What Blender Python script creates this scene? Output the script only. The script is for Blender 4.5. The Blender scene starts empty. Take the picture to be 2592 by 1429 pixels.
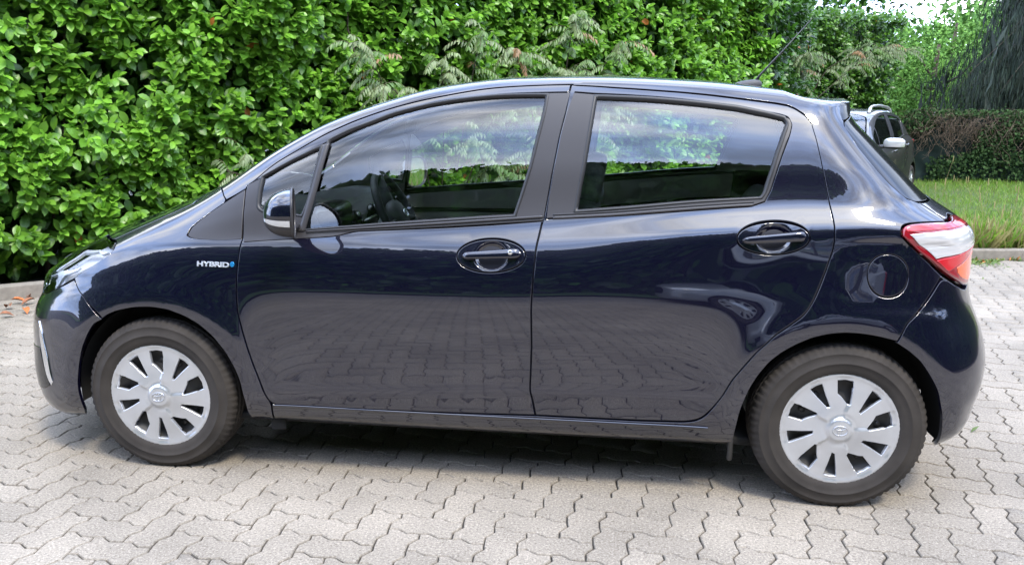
import bpy, bmesh, math, random
import numpy as np
from mathutils import Vector, Matrix, Euler
from mathutils.geometry import delaunay_2d_cdt

scene = bpy.context.scene
COL = scene.collection
random.seed(7)
RNG = np.random.default_rng(11)

# ------------------------------------------------------------------ camera
cam_data = bpy.data.cameras.new('camera')
cam = bpy.data.objects.new('camera', cam_data)
COL.objects.link(cam)
cam.location = (1.7145, -3.6941, 1.3950)
_yaw, _pitch, _roll = -0.1232, -0.2095, 0.0053
_f = Vector((math.sin(_yaw)*math.cos(_pitch), math.cos(_yaw)*math.cos(_pitch), math.sin(_pitch)))
_r = Vector((math.cos(_yaw), -math.sin(_yaw), 0)); _u = _r.cross(_f)
_rr = _r*math.cos(_roll)+_u*math.sin(_roll); _uu = _u*math.cos(_roll)-_r*math.sin(_roll)
cam.rotation_euler = Matrix((( _rr.x,_uu.x,-_f.x),(_rr.y,_uu.y,-_f.y),(_rr.z,_uu.z,-_f.z))).to_euler()
cam_data.sensor_width = 36.0
cam_data.lens = 2123.2/2592*36.0
cam_data.clip_start = 0.05
cam_data.clip_end = 500
scene.camera = cam
scene.render.resolution_x = 1024
scene.render.resolution_y = 564

# ------------------------------------------------------------------ sky, sun, exposure
SUN_EL, SUN_AZ = math.radians(58), math.radians(-52)       # azimuth measured from +X towards +Y
world = bpy.data.worlds.new('World'); scene.world = world
world.use_nodes = True
wn = world.node_tree; wn.nodes.clear()
def wnode(t, **kw):
    n = wn.nodes.new(t)
    for k, v in kw.items(): setattr(n, k, v)
    return n
w_out = wnode('ShaderNodeOutputWorld'); w_bg = wnode('ShaderNodeBackground'); w_bg2 = wnode('ShaderNodeBackground')
w_mix = wnode('ShaderNodeMixShader')
sky = wnode('ShaderNodeTexSky', sky_type='NISHITA')
sky.sun_disc = False; sky.sun_elevation = SUN_EL
sky.sun_rotation = math.pi/2 - SUN_AZ
sky.air_density = 1.2; sky.dust_density = 1.5; sky.ozone_density = 2.0
w_bg.inputs['Strength'].default_value = 0.15
w_tc = wnode('ShaderNodeTexCoord'); w_map = wnode('ShaderNodeMapping')
w_map.inputs['Scale'].default_value = (1.0, 1.0, 2.6)
w_n = wnode('ShaderNodeTexNoise'); w_n.inputs['Scale'].default_value = 2.3; w_n.inputs['Detail'].default_value = 9
w_n.inputs['Roughness'].default_value = 0.58; w_n.inputs['Distortion'].default_value = 0.35
w_cr = wnode('ShaderNodeValToRGB'); w_cr.color_ramp.elements[0].position = 0.36; w_cr.color_ramp.elements[1].position = 0.56
w_cr.color_ramp.elements[0].color = (0.25,0.25,0.25,1); w_cr.color_ramp.elements[1].color = (1,1,1,1)
w_n2 = wnode('ShaderNodeTexNoise'); w_n2.inputs['Scale'].default_value = 3.1; w_n2.inputs['Detail'].default_value = 6
w_c2 = wnode('ShaderNodeValToRGB'); w_c2.color_ramp.elements[0].position = 0.40; w_c2.color_ramp.elements[1].position = 0.74
w_c2.color_ramp.elements[0].color = (0.36,0.50,0.86,1); w_c2.color_ramp.elements[1].color = (1.0,0.985,0.955,1)
w_bg2.inputs['Strength'].default_value = 5.8
L = wn.links.new
L(w_tc.outputs['Generated'], w_map.inputs['Vector']); L(w_map.outputs[0], w_n.inputs['Vector']); L(w_map.outputs[0], w_n2.inputs['Vector'])
L(w_n.outputs['Fac'], w_cr.inputs['Fac']); L(w_n2.outputs['Fac'], w_c2.inputs['Fac'])
L(sky.outputs[0], w_bg.inputs['Color']); L(w_c2.outputs['Color'], w_bg2.inputs['Color'])
L(w_cr.outputs['Color'], w_mix.inputs['Fac']); L(w_bg.outputs[0], w_mix.inputs[1]); L(w_bg2.outputs[0], w_mix.inputs[2])
L(w_mix.outputs[0], w_out.inputs['Surface'])

sun_d = bpy.data.lights.new('sun', 'SUN'); sun_d.energy = 3.3; sun_d.angle = math.radians(11); sun_d.color = (1.0, 0.92, 0.77)
sun = bpy.data.objects.new('sun', sun_d); COL.objects.link(sun)
_sd = Vector((math.cos(SUN_EL)*math.cos(SUN_AZ), math.cos(SUN_EL)*math.sin(SUN_AZ), math.sin(SUN_EL)))
sun.rotation_euler = (-_sd).to_track_quat('-Z', 'Y').to_euler()
sun.location = (3, -6, 12)
scene.view_settings.view_transform = 'Standard'
scene.view_settings.look = 'None'
scene.view_settings.exposure = 0.26
scene.view_settings.gamma = 1.0
try: scene.view_settings.use_curve_mapping = False
except Exception: pass
scene.render.engine = 'CYCLES'
scene.cycles.max_bounces = 10
scene.cycles.transparent_max_bounces = 16

# ------------------------------------------------------------------ materials
def mat(name, col=(0.5,0.5,0.5), rough=0.5, metal=0.0, spec=None, coat=0.0, coat_rough=0.02, coat_ior=1.5, noise=None, bump=None, emit=None, ior=None):
    m = bpy.data.materials.new(name); m.use_nodes = True
    nt = m.node_tree; b = nt.nodes['Principled BSDF']
    b.inputs['Base Color'].default_value = (*col, 1); b.inputs['Roughness'].default_value = rough; b.inputs['Metallic'].default_value = metal
    if spec is not None: b.inputs['Specular IOR Level'].default_value = spec
    if ior: b.inputs['IOR'].default_value = ior
    if coat: b.inputs['Coat Weight'].default_value = coat; b.inputs['Coat Roughness'].default_value = coat_rough; b.inputs['Coat IOR'].default_value = coat_ior
    tc = nt.nodes.new('ShaderNodeTexCoord')
    if noise:      # (scale, amount, detail)
        n = nt.nodes.new('ShaderNodeTexNoise'); n.inputs['Scale'].default_value = noise[0]; n.inputs['Detail'].default_value = noise[2] if len(noise) > 2 else 5
        nt.links.new(tc.outputs['Object'], n.inputs['Vector'])
        r = nt.nodes.new('ShaderNodeValToRGB'); a = noise[1]
        r.color_ramp.elements[0].position = 0.25; r.color_ramp.elements[1].position = 0.75
        r.color_ramp.elements[0].color = (*[c*(1-a) for c in col], 1); r.color_ramp.elements[1].color = (*[min(1, c*(1+a)) for c in col], 1)
        nt.links.new(n.outputs['Fac'], r.inputs['Fac']); nt.links.new(r.outputs['Color'], b.inputs['Base Color'])
    if bump:       # (scale, strength, distance)
        n = nt.nodes.new('ShaderNodeTexNoise'); n.inputs['Scale'].default_value = bump[0]; n.inputs['Detail'].default_value = 4
        nt.links.new(tc.outputs['Object'], n.inputs['Vector'])
        bp = nt.nodes.new('ShaderNodeBump'); bp.inputs['Strength'].default_value = bump[1]; bp.inputs['Distance'].default_value = bump[2]
        nt.links.new(n.outputs['Fac'], bp.inputs['Height']); nt.links.new(bp.outputs[0], b.inputs['Normal'])
    return m

def glass_mat(name, tint, ior=1.75, rough=0.0):
    m = bpy.data.materials.new(name); m.use_nodes = True; nt = m.node_tree; nt.nodes.clear()
    o = nt.nodes.new('ShaderNodeOutputMaterial'); mx = nt.nodes.new('ShaderNodeMixShader'); fr = nt.nodes.new('ShaderNodeFresnel')
    tr = nt.nodes.new('ShaderNodeBsdfTransparent'); gl = nt.nodes.new('ShaderNodeBsdfGlossy')
    fr.inputs['IOR'].default_value = ior; tr.inputs['Color'].default_value = (*tint, 1); gl.inputs['Roughness'].default_value = rough
    nt.links.new(fr.outputs[0], mx.inputs[0]); nt.links.new(tr.outputs[0], mx.inputs[1]); nt.links.new(gl.outputs[0], mx.inputs[2]); nt.links.new(mx.outputs[0], o.inputs['Surface'])
    return m

def leaf_mat(name, translucent=0.35, rough=0.32, gain=1.0):
    m = bpy.data.materials.new(name); m.use_nodes = True; nt = m.node_tree; b = nt.nodes['Principled BSDF']
    at = nt.nodes.new('ShaderNodeAttribute'); at.attribute_name = 'leafcol'
    out = nt.nodes['Material Output']
    b.inputs['Roughness'].default_value = rough; b.inputs['Specular IOR Level'].default_value = 0.6
    n = nt.nodes.new('ShaderNodeTexNoise'); n.inputs['Scale'].default_value = 9; tc = nt.nodes.new('ShaderNodeTexCoord'); nt.links.new(tc.outputs['Object'], n.inputs['Vector'])
    hs = nt.nodes.new('ShaderNodeHueSaturation'); mr = nt.nodes.new('ShaderNodeMapRange'); mr.inputs[1].default_value = .3; mr.inputs[2].default_value = .7; mr.inputs[3].default_value = .8*gain; mr.inputs[4].default_value = 1.2*gain
    nt.links.new(n.outputs['Fac'], mr.inputs[0]); nt.links.new(mr.outputs[0], hs.inputs['Value']); nt.links.new(at.outputs['Color'], hs.inputs['Color'])
    nt.links.new(hs.outputs[0], b.inputs['Base Color'])
    tl = nt.nodes.new('ShaderNodeBsdfTranslucent'); mx = nt.nodes.new('ShaderNodeMixShader'); mx.inputs[0].default_value = translucent
    nt.links.new(hs.outputs[0], tl.inputs['Color']); nt.links.new(b.outputs[0], mx.inputs[1]); nt.links.new(tl.outputs[0], mx.inputs[2]); nt.links.new(mx.outputs[0], out.inputs['Surface'])
    return m

M = {}
M['paint'] = mat('navy_paint', (0.0014,0.0014,0.0095), 0.30, 0.0, spec=0.2, coat=1.0, coat_rough=0.014, coat_ior=1.85)
M['paint_in'] = mat('navy_paint_inner', (0.003,0.004,0.012), 0.6)
M['black_gloss'] = mat('gloss_black_plastic', (0.006,0.006,0.007), 0.12, spec=0.5)
M['trim'] = mat('satin_black_trim', (0.034,0.032,0.034), 0.40, spec=0.5, bump=(900,0.15,0.0005))
M['rubber'] = mat('rubber_seal', (0.014,0.014,0.015), 0.45, spec=0.5)
M['tyre'] = mat('tyre_rubber', (0.036,0.031,0.027), 0.82, spec=0.35, noise=(9,0.35,6), bump=(140,0.25,0.001))
M['cap'] = mat('silver_wheel_cover', (0.60,0.615,0.64), 0.28, 0.75, noise=(14,0.06))
M['steel'] = mat('dark_steel_wheel', (0.045,0.044,0.043), 0.5, 0.4)
M['disc'] = mat('brake_disc_metal', (0.20,0.19,0.18), 0.4, 0.9, noise=(30,0.4))
M['badge'] = mat('badge_metal', (0.9,0.92,0.95), 0.38, 0.85)
M['chrome'] = mat('chrome', (0.85,0.87,0.90), 0.06, 1.0)
M['glass'] = glass_mat('green_tinted_glass', (0.93,0.985,0.955), 2.15)
M['glass_dark'] = glass_mat('dark_rear_glass', (0.10,0.12,0.11), 1.7)
M['lens'] = glass_mat('clear_lamp_lens', (0.96,0.97,0.98), 1.38)
M['mirror'] = mat('mirror_glass', (0.93,0.95,0.97), 0.01, 1.0)
M['lamp_black'] = mat('lamp_housing_grey', (0.48,0.49,0.50), 0.5, 0.2)
M['lamp_chrome'] = mat('lamp_reflector', (0.92,0.94,0.96), 0.35, 0.6)
M['red'] = mat('red_lens', (0.50,0.012,0.02), 0.12, spec=0.6, coat=1.0, coat_rough=0.02)
M['red_dark'] = mat('deep_red_lens', (0.24,0.006,0.014), 0.12, spec=0.6, coat=1.0, coat_rough=0.02)
M['orange'] = mat('orange_lens', (0.85,0.11,0.015), 0.15, spec=0.6, coat=1.0, coat_rough=0.02)
M['white_lens'] = mat('ribbed_clear_lens', (0.70,0.70,0.71), 0.16, 0.35, coat=1.0, coat_rough=0.02)
M['indicator'] = mat('indicator_lens', (0.62,0.63,0.64), 0.15, 0.6, coat=1.0)
M['dash_dark'] = mat('dash_dark', (0.055,0.056,0.058), 0.6, bump=(400,0.2,0.0006))
M['dash_light'] = mat('dash_light_grey', (0.82,0.84,0.83), 0.55)
M['headliner'] = mat('pale_headliner', (0.78,0.78,0.76), 0.9)
M['card_light'] = mat('pale_door_trim', (0.86,0.87,0.86), 0.6)
M['card_dark'] = mat('dark_door_trim', (0.14,0.15,0.145), 0.7)
M['seat'] = mat('seat_fabric', (0.16,0.165,0.17), 0.95, noise=(60,0.3))
M['under'] = mat('underbody', (0.012,0.012,0.012), 0.9)
M['cluster'] = mat('cluster_black', (0.008,0.008,0.008), 0.25)
M['grey_paint'] = mat('warm_grey_paint', (0.055,0.053,0.052), 0.35, 0.4, coat=1.0, coat_rough=0.02, coat_ior=1.6)
M['silver_paint'] = mat('silver_paint', (0.75,0.76,0.77), 0.3, 0.5, coat=1.0)
M['dull_silver'] = mat('dull_silver_paint', (0.24,0.25,0.26), 0.4, 0.3, coat=1.0)
M['blue_badge'] = mat('blue_chrome_badge', (0.03,0.28,0.62), 0.15, 0.5)

# ------------------------------------------------------------------ mesh helpers
WL = {}
def mk(name, V, Fc, m=None, parent=None, smooth=True, normals=None, loc=None, attr=None, uvcol=None):
    """one mesh object; V in world coordinates, stored relative to loc or to the parent's place"""
    V = np.asarray(V, dtype=float)
    base = np.array(WL.get(parent.name, (0,0,0))) if parent is not None else np.zeros(3)
    own = np.array(loc, float) if loc is not None else (base if parent is not None else np.zeros(3))
    me = bpy.data.meshes.new(name)
    me.from_pydata((V-own).tolist(), [], [tuple(int(i) for i in f) for f in Fc] if not isinstance(Fc, list) else Fc)
    me.update()
    if smooth: me.polygons.foreach_set('use_smooth', [True]*len(me.polygons))
    if normals is not None: me.normals_split_custom_set_from_vertices(np.asarray(normals).tolist())
    if m is not None: me.materials.append(m)
    if attr is not None:
        a = me.color_attributes.new('leafcol', 'FLOAT_COLOR', 'POINT'); a.data.foreach_set('color', np.asarray(attr, np.float32).ravel())
    o = bpy.data.objects.new(name, me); COL.objects.link(o)
    o.location = tuple(own-base)
    if parent is not None: o.parent = parent
    WL[o.name] = tuple(own)
    return o
def empty(name, loc, label=None, cat=None, group=None, kind=None):
    o = bpy.data.objects.new(name, None); COL.objects.link(o); o.location = loc; WL[o.name] = tuple(loc)
    o.empty_display_size = 0.2
    tag(o, label, cat, group, kind); return o
def tag(o, label=None, cat=None, group=None, kind=None):
    if label: o['label'] = label
    if cat: o['category'] = cat
    if group: o['group'] = group
    if kind: o['kind'] = kind
    return o
def fastmesh(name, V, tris, m=None, parent=None, attr=None, smooth=False, loc=None):
    """big triangle mesh from numpy arrays"""
    V = np.asarray(V, np.float32); tris = np.asarray(tris, np.int32); k = tris.shape[1]
    base = np.array(WL.get(parent.name, (0,0,0))) if parent is not None else np.zeros(3)
    own = np.array(loc, float) if loc is not None else (base if parent is not None else np.zeros(3))
    me = bpy.data.meshes.new(name)
    me.vertices.add(len(V)); me.vertices.foreach_set('co', (V-own.astype(np.float32)).ravel())
    me.loops.add(tris.size); me.loops.foreach_set('vertex_index', tris.ravel())
    me.polygons.add(len(tris)); me.polygons.foreach_set('loop_start', np.arange(len(tris), dtype=np.int32)*k)
    me.polygons.foreach_set('loop_total', np.full(len(tris), k, np.int32))
    if smooth: me.polygons.foreach_set('use_smooth', np.ones(len(tris), bool))
    me.update(calc_edges=True)
    if attr is not None:
        a = me.color_attributes.new('leafcol', 'FLOAT_COLOR', 'POINT'); a.data.foreach_set('color', np.asarray(attr, np.float32).ravel())
    if m is not None: me.materials.append(m)
    o = bpy.data.objects.new(name, me); COL.objects.link(o); o.location = tuple(own-base)
    if parent is not None: o.parent = parent
    WL[o.name] = tuple(own)
    return o

def box(cx, cy, cz, sx, sy, sz, bev=0.0):
    """bevelled box as (V, F)"""
    b = min(bev, .49*min(sx, sy, sz))
    if b <= 0:
        V = [(cx+sx/2*i, cy+sy/2*j, cz+sz/2*k) for i in (-1,1) for j in (-1,1) for k in (-1,1)]
        return V, [(0,1,3,2),(4,6,7,5),(0,4,5,1),(2,3,7,6),(0,2,6,4),(1,5,7,3)]
    bm = bmesh.new(); bmesh.ops.create_cube(bm, size=1)
    for v in bm.verts: v.co = (v.co.x*sx, v.co.y*sy, v.co.z*sz)
    bmesh.ops.bevel(bm, geom=bm.edges[:], offset=b, segments=2, affect='EDGES', profile=.5)
    V = [(v.co.x+cx, v.co.y+cy, v.co.z+cz) for v in bm.verts]; bm.verts.index_update()
    Fc = [tuple(v.index for v in f.verts) for f in bm.faces]; bm.free()
    return V, Fc
def join(*vf):
    V=[];Fc=[]
    for v,f in vf:
        n=len(V); V+= [tuple(p) for p in v]; Fc += [tuple(i+n for i in q) for q in f]
    return V,Fc
def tube(pts, rad, seg=10, closed=False, cap=True, flat=1.0, up=None):
    pts=[Vector(p) for p in pts]; n=len(pts); rads = rad if hasattr(rad,'__len__') else [rad]*n
    V=[];Fc=[]; prev=None
    for i,p in enumerate(pts):
        a=pts[(i-1)%n] if (closed or i>0) else p; b=pts[(i+1)%n] if (closed or i<n-1) else p
        t=(b-a).normalized()
        if up is not None: x=t.cross(Vector(up)).normalized()
        elif prev is None: x=t.orthogonal().normalized()
        else: x=(prev-t*prev.dot(t)).normalized()
        prev=x; y=t.cross(x)
        for k in range(seg):
            an=2*math.pi*k/seg; V.append(tuple(p+(x*math.cos(an)+y*math.sin(an)*flat)*rads[i]))
    m=n if closed else n-1
    for i in range(m):
        for k in range(seg):
            a=i*seg+k; b=i*seg+(k+1)%seg; c=((i+1)%n)*seg+(k+1)%seg; d=((i+1)%n)*seg+k
            Fc.append((a,b,c,d))
    if cap and not closed: Fc.append(tuple(range(seg))[::-1]); Fc.append(tuple((n-1)*seg+k for k in range(seg)))
    return V,Fc
def lathe(prof, c, n=48, axis='y', closed=False):
    """profile [(radius, offset along axis)] turned round the axis through c"""
    V=[];Fc=[];m=len(prof)
    for i in range(n):
        a=2*math.pi*i/n
        for r,h in prof:
            if axis=='y': V.append((c[0]+r*math.cos(a), c[1]+h, c[2]+r*math.sin(a)))
            elif axis=='z': V.append((c[0]+r*math.cos(a), c[1]+r*math.sin(a), c[2]+h))
            else: V.append((c[0]+h, c[1]+r*math.cos(a), c[2]+r*math.sin(a)))
    for i in range(n):
        for j in range(m if closed else m-1):
            a=i*m+j; b=i*m+(j+1)%m; c2=((i+1)%n)*m+(j+1)%m; d=((i+1)%n)*m+j
            Fc.append((a,b,c2,d))
    return V,Fc
def superell(c, r, e=0.5, nu=20, nv=12, cut=None, rot=None):
    V=[];Fc=[]
    sg=lambda x,p:math.copysign(abs(x)**p,x)
    for i in range(nv+1):
        ph=-math.pi/2+math.pi*i/nv
        for k in range(nu):
            th=2*math.pi*k/nu
            p=Vector((r[0]*sg(math.cos(ph),e)*sg(math.cos(th),e), r[1]*sg(math.cos(ph),e)*sg(math.sin(th),e), r[2]*sg(math.sin(ph),e)))
            if rot: p=Euler(rot).to_matrix()@p
            V.append((p.x+c[0],p.y+c[1],p.z+c[2]))
    for i in range(nv):
        for k in range(nu):
            a=i*nu+k;b=i*nu+(k+1)%nu; Fc.append((a,b,b+nu,a+nu))
    return V,Fc

# ---------- body surface of the hatchback: levels (rows) x stations (columns) ----------
def pchip(x,y,xn):
    x=np.asarray(x,float);y=np.asarray(y,float);xn=np.asarray(xn,float)
    h=np.diff(x); sh=(1,)*(y.ndim-1)
    hh=h.reshape((-1,)+sh); d=np.diff(y,axis=0)/hh
    m=np.zeros_like(y); m[0]=d[0]; m[-1]=d[-1]
    if len(x)>2:
        w1=2*hh[1:]+hh[:-1]; w2=hh[1:]+2*hh[:-1]; a=d[:-1]; b=d[1:]
        with np.errstate(divide='ignore',invalid='ignore'):
            mm=(w1+w2)/(w1/a+w2/b)
        m[1:-1]=np.where(a*b>0,mm,0)
    i=np.clip(np.searchsorted(x,xn)-1,0,len(x)-2); H=h[i].reshape((-1,)+sh); t=((xn-x[i])).reshape((-1,)+sh)/H
    return (2*t**3-3*t**2+1)*y[i]+(t**3-2*t**2+t)*H*m[i]+(-2*t**3+3*t**2)*y[i+1]+(t**3-t**2)*H*m[i+1]
def K(u,*kv):
    kv=np.array(kv,float); u=np.asarray(u,float)
    return pchip(kv[:,0],kv[:,1],np.clip(u,kv[0,0],kv[-1,0]))
def gsm(A,sig,axis,odd=True):
    A=np.moveaxis(A,axis,0); n=int(np.ceil(3*sig)); k=np.exp(-.5*(np.arange(-n,n+1)/sig)**2); k/=k.sum()
    lo=2*A[0]-A[n:0:-1]; hi=2*A[-1]-A[-2:-n-2:-1]
    B=np.concatenate([lo,A,hi]); out=sum(k[j]*B[j:j+len(A)] for j in range(2*n+1))
    return np.moveaxis(out,0,axis)
XF,XR=0.0,2.30
def arc(L,W,p,n=4000):
    t=1-np.linspace(1,0,n)**2*1.0; w=W*np.sqrt(np.clip(1-t**p,0,None)); x=L*t
    s=np.concatenate([[0],np.cumsum(np.hypot(np.diff(x),np.diff(w)))]); return t,s
tF,sF=arc(.81,.83,5.0); tR,sR=arc(.80,.83,5.0)
U0,U1=XF-sF[-1],XR+sR[-1]
DU,DV=.01,.005
def build():
    U=np.arange(0,int((U1-U0)/DU)+2)*DU+U0; U[-1]=U1
    zs=K(U,(-1.3,.655),(-.7,.67),(-.45,.735),(-.2,.81),(0,.857),(.2,.877),(.5,.885),(1.2,.888),(1.5,.90),(1.82,.93),(2.12,.955),(2.4,.97),(2.65,.985),(3.6,.99))
    zb=K(U,(-1.3,.67),(-.7,.69),(-.45,.752),(-.2,.832),(0,.875),(.13,.892),(.4,.912),(.78,.937),(1.46,.985),(2.18,1.052),(2.4,1.065),(3.0,1.05),(3.6,1.05))
    zg=K(U,(-1.3,.69),(-.7,.712),(-.45,.772),(-.2,.85),(0,.925),(.1,.965),(.25,1.045),(.4,1.13),(.66,1.252),(.9,1.34),(1.1,1.392),(1.3,1.413),(1.46,1.418),(1.64,1.41),(1.96,1.387),(2.29,1.345),(2.6,1.33),(3.6,1.33))
    zd=K(U,(-1.3,.695),(-.7,.722),(-.45,.785),(-.2,.862),(0,.943),(.1,.99),(.25,1.07),(.46,1.195),(.58,1.255),(.7,1.305),(.91,1.377),(1.13,1.427),(1.34,1.452),(1.56,1.457),(1.85,1.445),(2.12,1.42),(2.29,1.40),(2.5,1.385),(2.8,1.37),(3.6,1.37))
    zE=K(U,(-1.3,.70),(-.7,.733),(-.45,.797),(-.22,.868),(-.1,.915),(.04,.972),(.14,1.022),(.25,1.09),(.43,1.21),(.62,1.312),(.80,1.38),(1.07,1.452),(1.33,1.48),(1.6,1.485),(1.97,1.472),(2.24,1.448),(2.5,1.415),(2.8,1.405),(3.6,1.405))
    cr=K(U,(-1.3,.02),(-.75,.075),(-.3,.095),(0,.085),(.3,.075),(.6,.06),(.9,.035),(1.2,.027),(2.0,.027),(2.6,.022),(3.6,.02))
    off=K(U,(-1.3,-.02),(-.5,-.02),(-.2,-.016),(0,-.014),(.3,-.012),(.45,-.009),(.9,-.001),(1.3,0),(1.8,-.003),(2.05,-.009),(2.3,-.016),(2.6,-.016),(3.6,-.016))
    one=np.ones_like(U)
    Z=[];W=[];Vn=[];N=[];T=[];PF=[];PR=[]
    def lev(v,z,w,nose,tail,pf=5.,pr=5.):
        Vn.append(v);Z.append(z*one);W.append(w*one);N.append(nose);T.append(tail);PF.append(pf);PR.append(pr)
    z1=K(U,(-1.3,.17),(-.55,.165),(-.33,.19),(.35,.215),(2.15,.212),(2.8,.207),(3.1,.20),(3.6,.24))
    zk=K(U,(-1.3,.33),(.4,.345),(.9,.357),(1.43,.385),(2.0,.392),(2.4,.39),(3.6,.39))
    kf=K(U,(-1.3,0),(.2,0),(.4,1),(2.0,1),(2.2,0),(3.6,0))   # how strong the kick crease is
    zl=.29
    lev(.12,z1-.01,off+.66,.60,2.95)
    lev(.19,z1-.004,off+.79,.69,3.0,5,6)
    lev(.215,z1+.006,off+.822,.725,3.01,5,5.5)
    lev(.25,z1+.04,off+.838,.75,3.06,5,7)
    lev(.285,z1+.078,off+.842,.766,3.085,5,8.5)
    lev(.33,zk-.025,off+.842+.001*kf,.778,3.10,5,8.5)
    lev(.36,zk,off+.842+.002*kf,.783,3.11,4.8,8.5)
    lev(.375,zk+.012,off+.8418,.785,3.113,4.8,8.5)
    lev(.42,zk+.06,off+.8405,.788,3.122,4.6,8.5)
    lev(.50,.50+.6*(zk-.36),off+.8392,.788,3.128,4.5,8.0)
    lev(.60,K(U,(-1.3,.545),(-.7,.56),(-.4,.585),(0,.60),(3.6,.60)),off+.837,.778,3.118,4.3,7)
    lev(.72,K(U,(-1.3,.595),(-.7,.61),(-.4,.665),(0,.715),(.5,.72),(1.5,.725),(2.3,.74),(3.6,.74)),off+.8305,.765,3.06,3.9,6.2)
    rc=K(U,(-1.3,0),(1.5,0),(2.2,1),(3.6,1))                 # the shoulder crease grows towards the tail
    lev(.80,np.where(U<.3,zs-.085+.045*K(U,(-1.3,1),(-.7,1),(0.1,0),(1,0)),zs-.085),off+.8215-.005*rc,.76,3.04,3.7,6.5)
    lev(.85,np.where(U<.3,zs-.037+.018*K(U,(-1.3,1),(-.7,1),(0.1,0),(1,0)),zs-.037),off+.811+.0013*rc,.76,3.05,3.7,7.5)
    lev(.885,zs,off+.797+.0125*rc,.76,3.025,3.8,7)
    wb=off+.797-(zb-zs)*.49+.003*rc
    lev(.96,zb,wb,.758,2.93,3.8,4.8)
    zm=zb+.5*(zg-zb); wm=wb-(zm-zb)*np.tan(np.radians(K(U,(-1.3,40),(0,32),(.4,19),(1,18),(3.6,19))))
    lev(1.20,zm,wm,.755,2.79,3.7,3.6)
    wg=wm-(zg-zm)*np.tan(np.radians(K(U,(-1.3,50),(0,38),(.4,24),(1,23),(3.6,24))))
    lev(1.41,zg,wg,.75,2.645,3.6,3.2)
    wd=wg-(zd-zg)*np.tan(np.radians(K(U,(-1.3,55),(0,45),(.4,30),(1,30),(3.6,30))))-.004
    lev(1.455,zd,wd,.745,2.60,3.3,3.2)
    we=wd-(zE-zd)*np.tan(np.radians(K(U,(-1.3,60),(0,52),(.4,42),(1,44),(3.6,44))))-.006
    lev(1.50,zE,we,.74,2.615,3.0,3.3)
    lev(1.55,zE+.25*cr,we-.05,.735,2.62,2.8,3.3)
    lev(1.65,zE+.58*cr,we*.70,.72,2.625,2.6,3.3)
    lev(1.80,zE+.88*cr,we*.38,.71,2.63,2.5,3.3)
    lev(2.00,zE+1.0*cr,we*0,.705,2.63,2.5,3.3)
    Vn=np.array(Vn); V=np.arange(Vn[0],2.0+1e-9,DV)
    Zg=pchip(Vn,np.array(Z),V).T; Wg=pchip(Vn,np.array(W),V).T       # [u,v]
    Ng=pchip(Vn,np.array(N),V); Tg=pchip(Vn,np.array(T),V); pf=pchip(Vn,np.array(PF),V); pr=pchip(Vn,np.array(PR),V)
    def vs(A,sym):
        n=40; ext=(A[:,-2:-n-2:-1])*sym; B=np.concatenate([A,ext],1)
        return gsm(B,2.2,1)[:,:A.shape[1]]
    Zg=gsm(vs(Zg,1),2.5,0); Wg=gsm(vs(Wg,-1),2.5,0)
    B=lambda a:gsm(a[:,None],6,0)[:,0]
    Ng,Tg,pf,pr=B(Ng),B(Tg),B(pf),B(pr)
    t=np.where(U<XF,np.interp(XF-U,sF,tF),np.where(U>XR,np.interp(U-XR,sR,tR),0))
    X=np.where(U[:,None]<XF,XF-Ng[None,:]*t[:,None],np.where(U[:,None]>XR,XR+(Tg[None,:]-XR)*t[:,None],U[:,None]))
    wn=np.where(U[:,None]<XF,np.sqrt(np.clip(1-t[:,None]**pf[None,:],0,1)),np.where(U[:,None]>XR,np.sqrt(np.clip(1-t[:,None]**pr[None,:],0,1)),1))
    Y=-Wg*wn
    # wheel-arch flares
    for cx,rcz in ((0.0,.398),(2.51,.405)):
        r=np.hypot(X-cx,Zg-.293); q=(r-rcz)/.010; a=.018*np.exp(-.010/(.075 if cx<1 else .095)*np.where(q>20,q,np.log1p(np.exp(np.minimum(q,20)))))
        fade=np.clip((Zg-.15)/.15,0,1)*np.clip((1.05-Zg)/.3,0,1)
        Y-= a*fade*np.clip(wn*1.3-.3,0,1)
    # the flank round the filler flap is one calm surface
    Ys=gsm(gsm(Y,9,0),9,1); mk_=np.clip((U[:,None]-2.44)/.12,0,1)*np.clip((2.95-U[:,None])/.12,0,1)*np.clip((V[None,:]-.69)/.03,0,1)*np.clip((.865-V[None,:])/.03,0,1); mk_=mk_*mk_*(3-2*mk_); Y=Y*(1-mk_)+Ys*mk_
    P=np.stack([X,Y,Zg],-1)
    return U,V,P
U,V,G=build()
def S(u,v):
    u=np.asarray(u,float);v=np.asarray(v,float)
    a=np.clip((u-U[0])/DU,0,len(U)-1.001); b=np.clip((v-V[0])/DV,0,len(V)-1.001)
    i=a.astype(int);j=b.astype(int);fa=(a-i)[...,None];fb=(b-j)[...,None]
    def w(f): return (-.5*f+f*f-.5*f**3,1-2.5*f*f+1.5*f**3,.5*f+2*f*f-1.5*f**3,-.5*f*f+.5*f**3)
    wa=w(fa);wb=w(fb);out=0
    for k in range(4):
        ii=np.clip(i+k-1,0,len(U)-1)
        for l in range(4):
            out=out+wa[k]*wb[l]*G[ii,np.clip(j+l-1,0,len(V)-1)]
    return out
def SN(u,v,h=.003):
    uu=np.clip(u,U[0]+h,U[-1]-.012);vv=np.clip(v,V[0]+h,V[-1]-h)
    du=S(uu+h,vv)-S(uu-h,vv);dv=S(uu,vv+h)-S(uu,vv-h)
    n=np.cross(du,dv); n/=np.linalg.norm(n,axis=-1,keepdims=True)+1e-12
    return S(u,v),n

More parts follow.
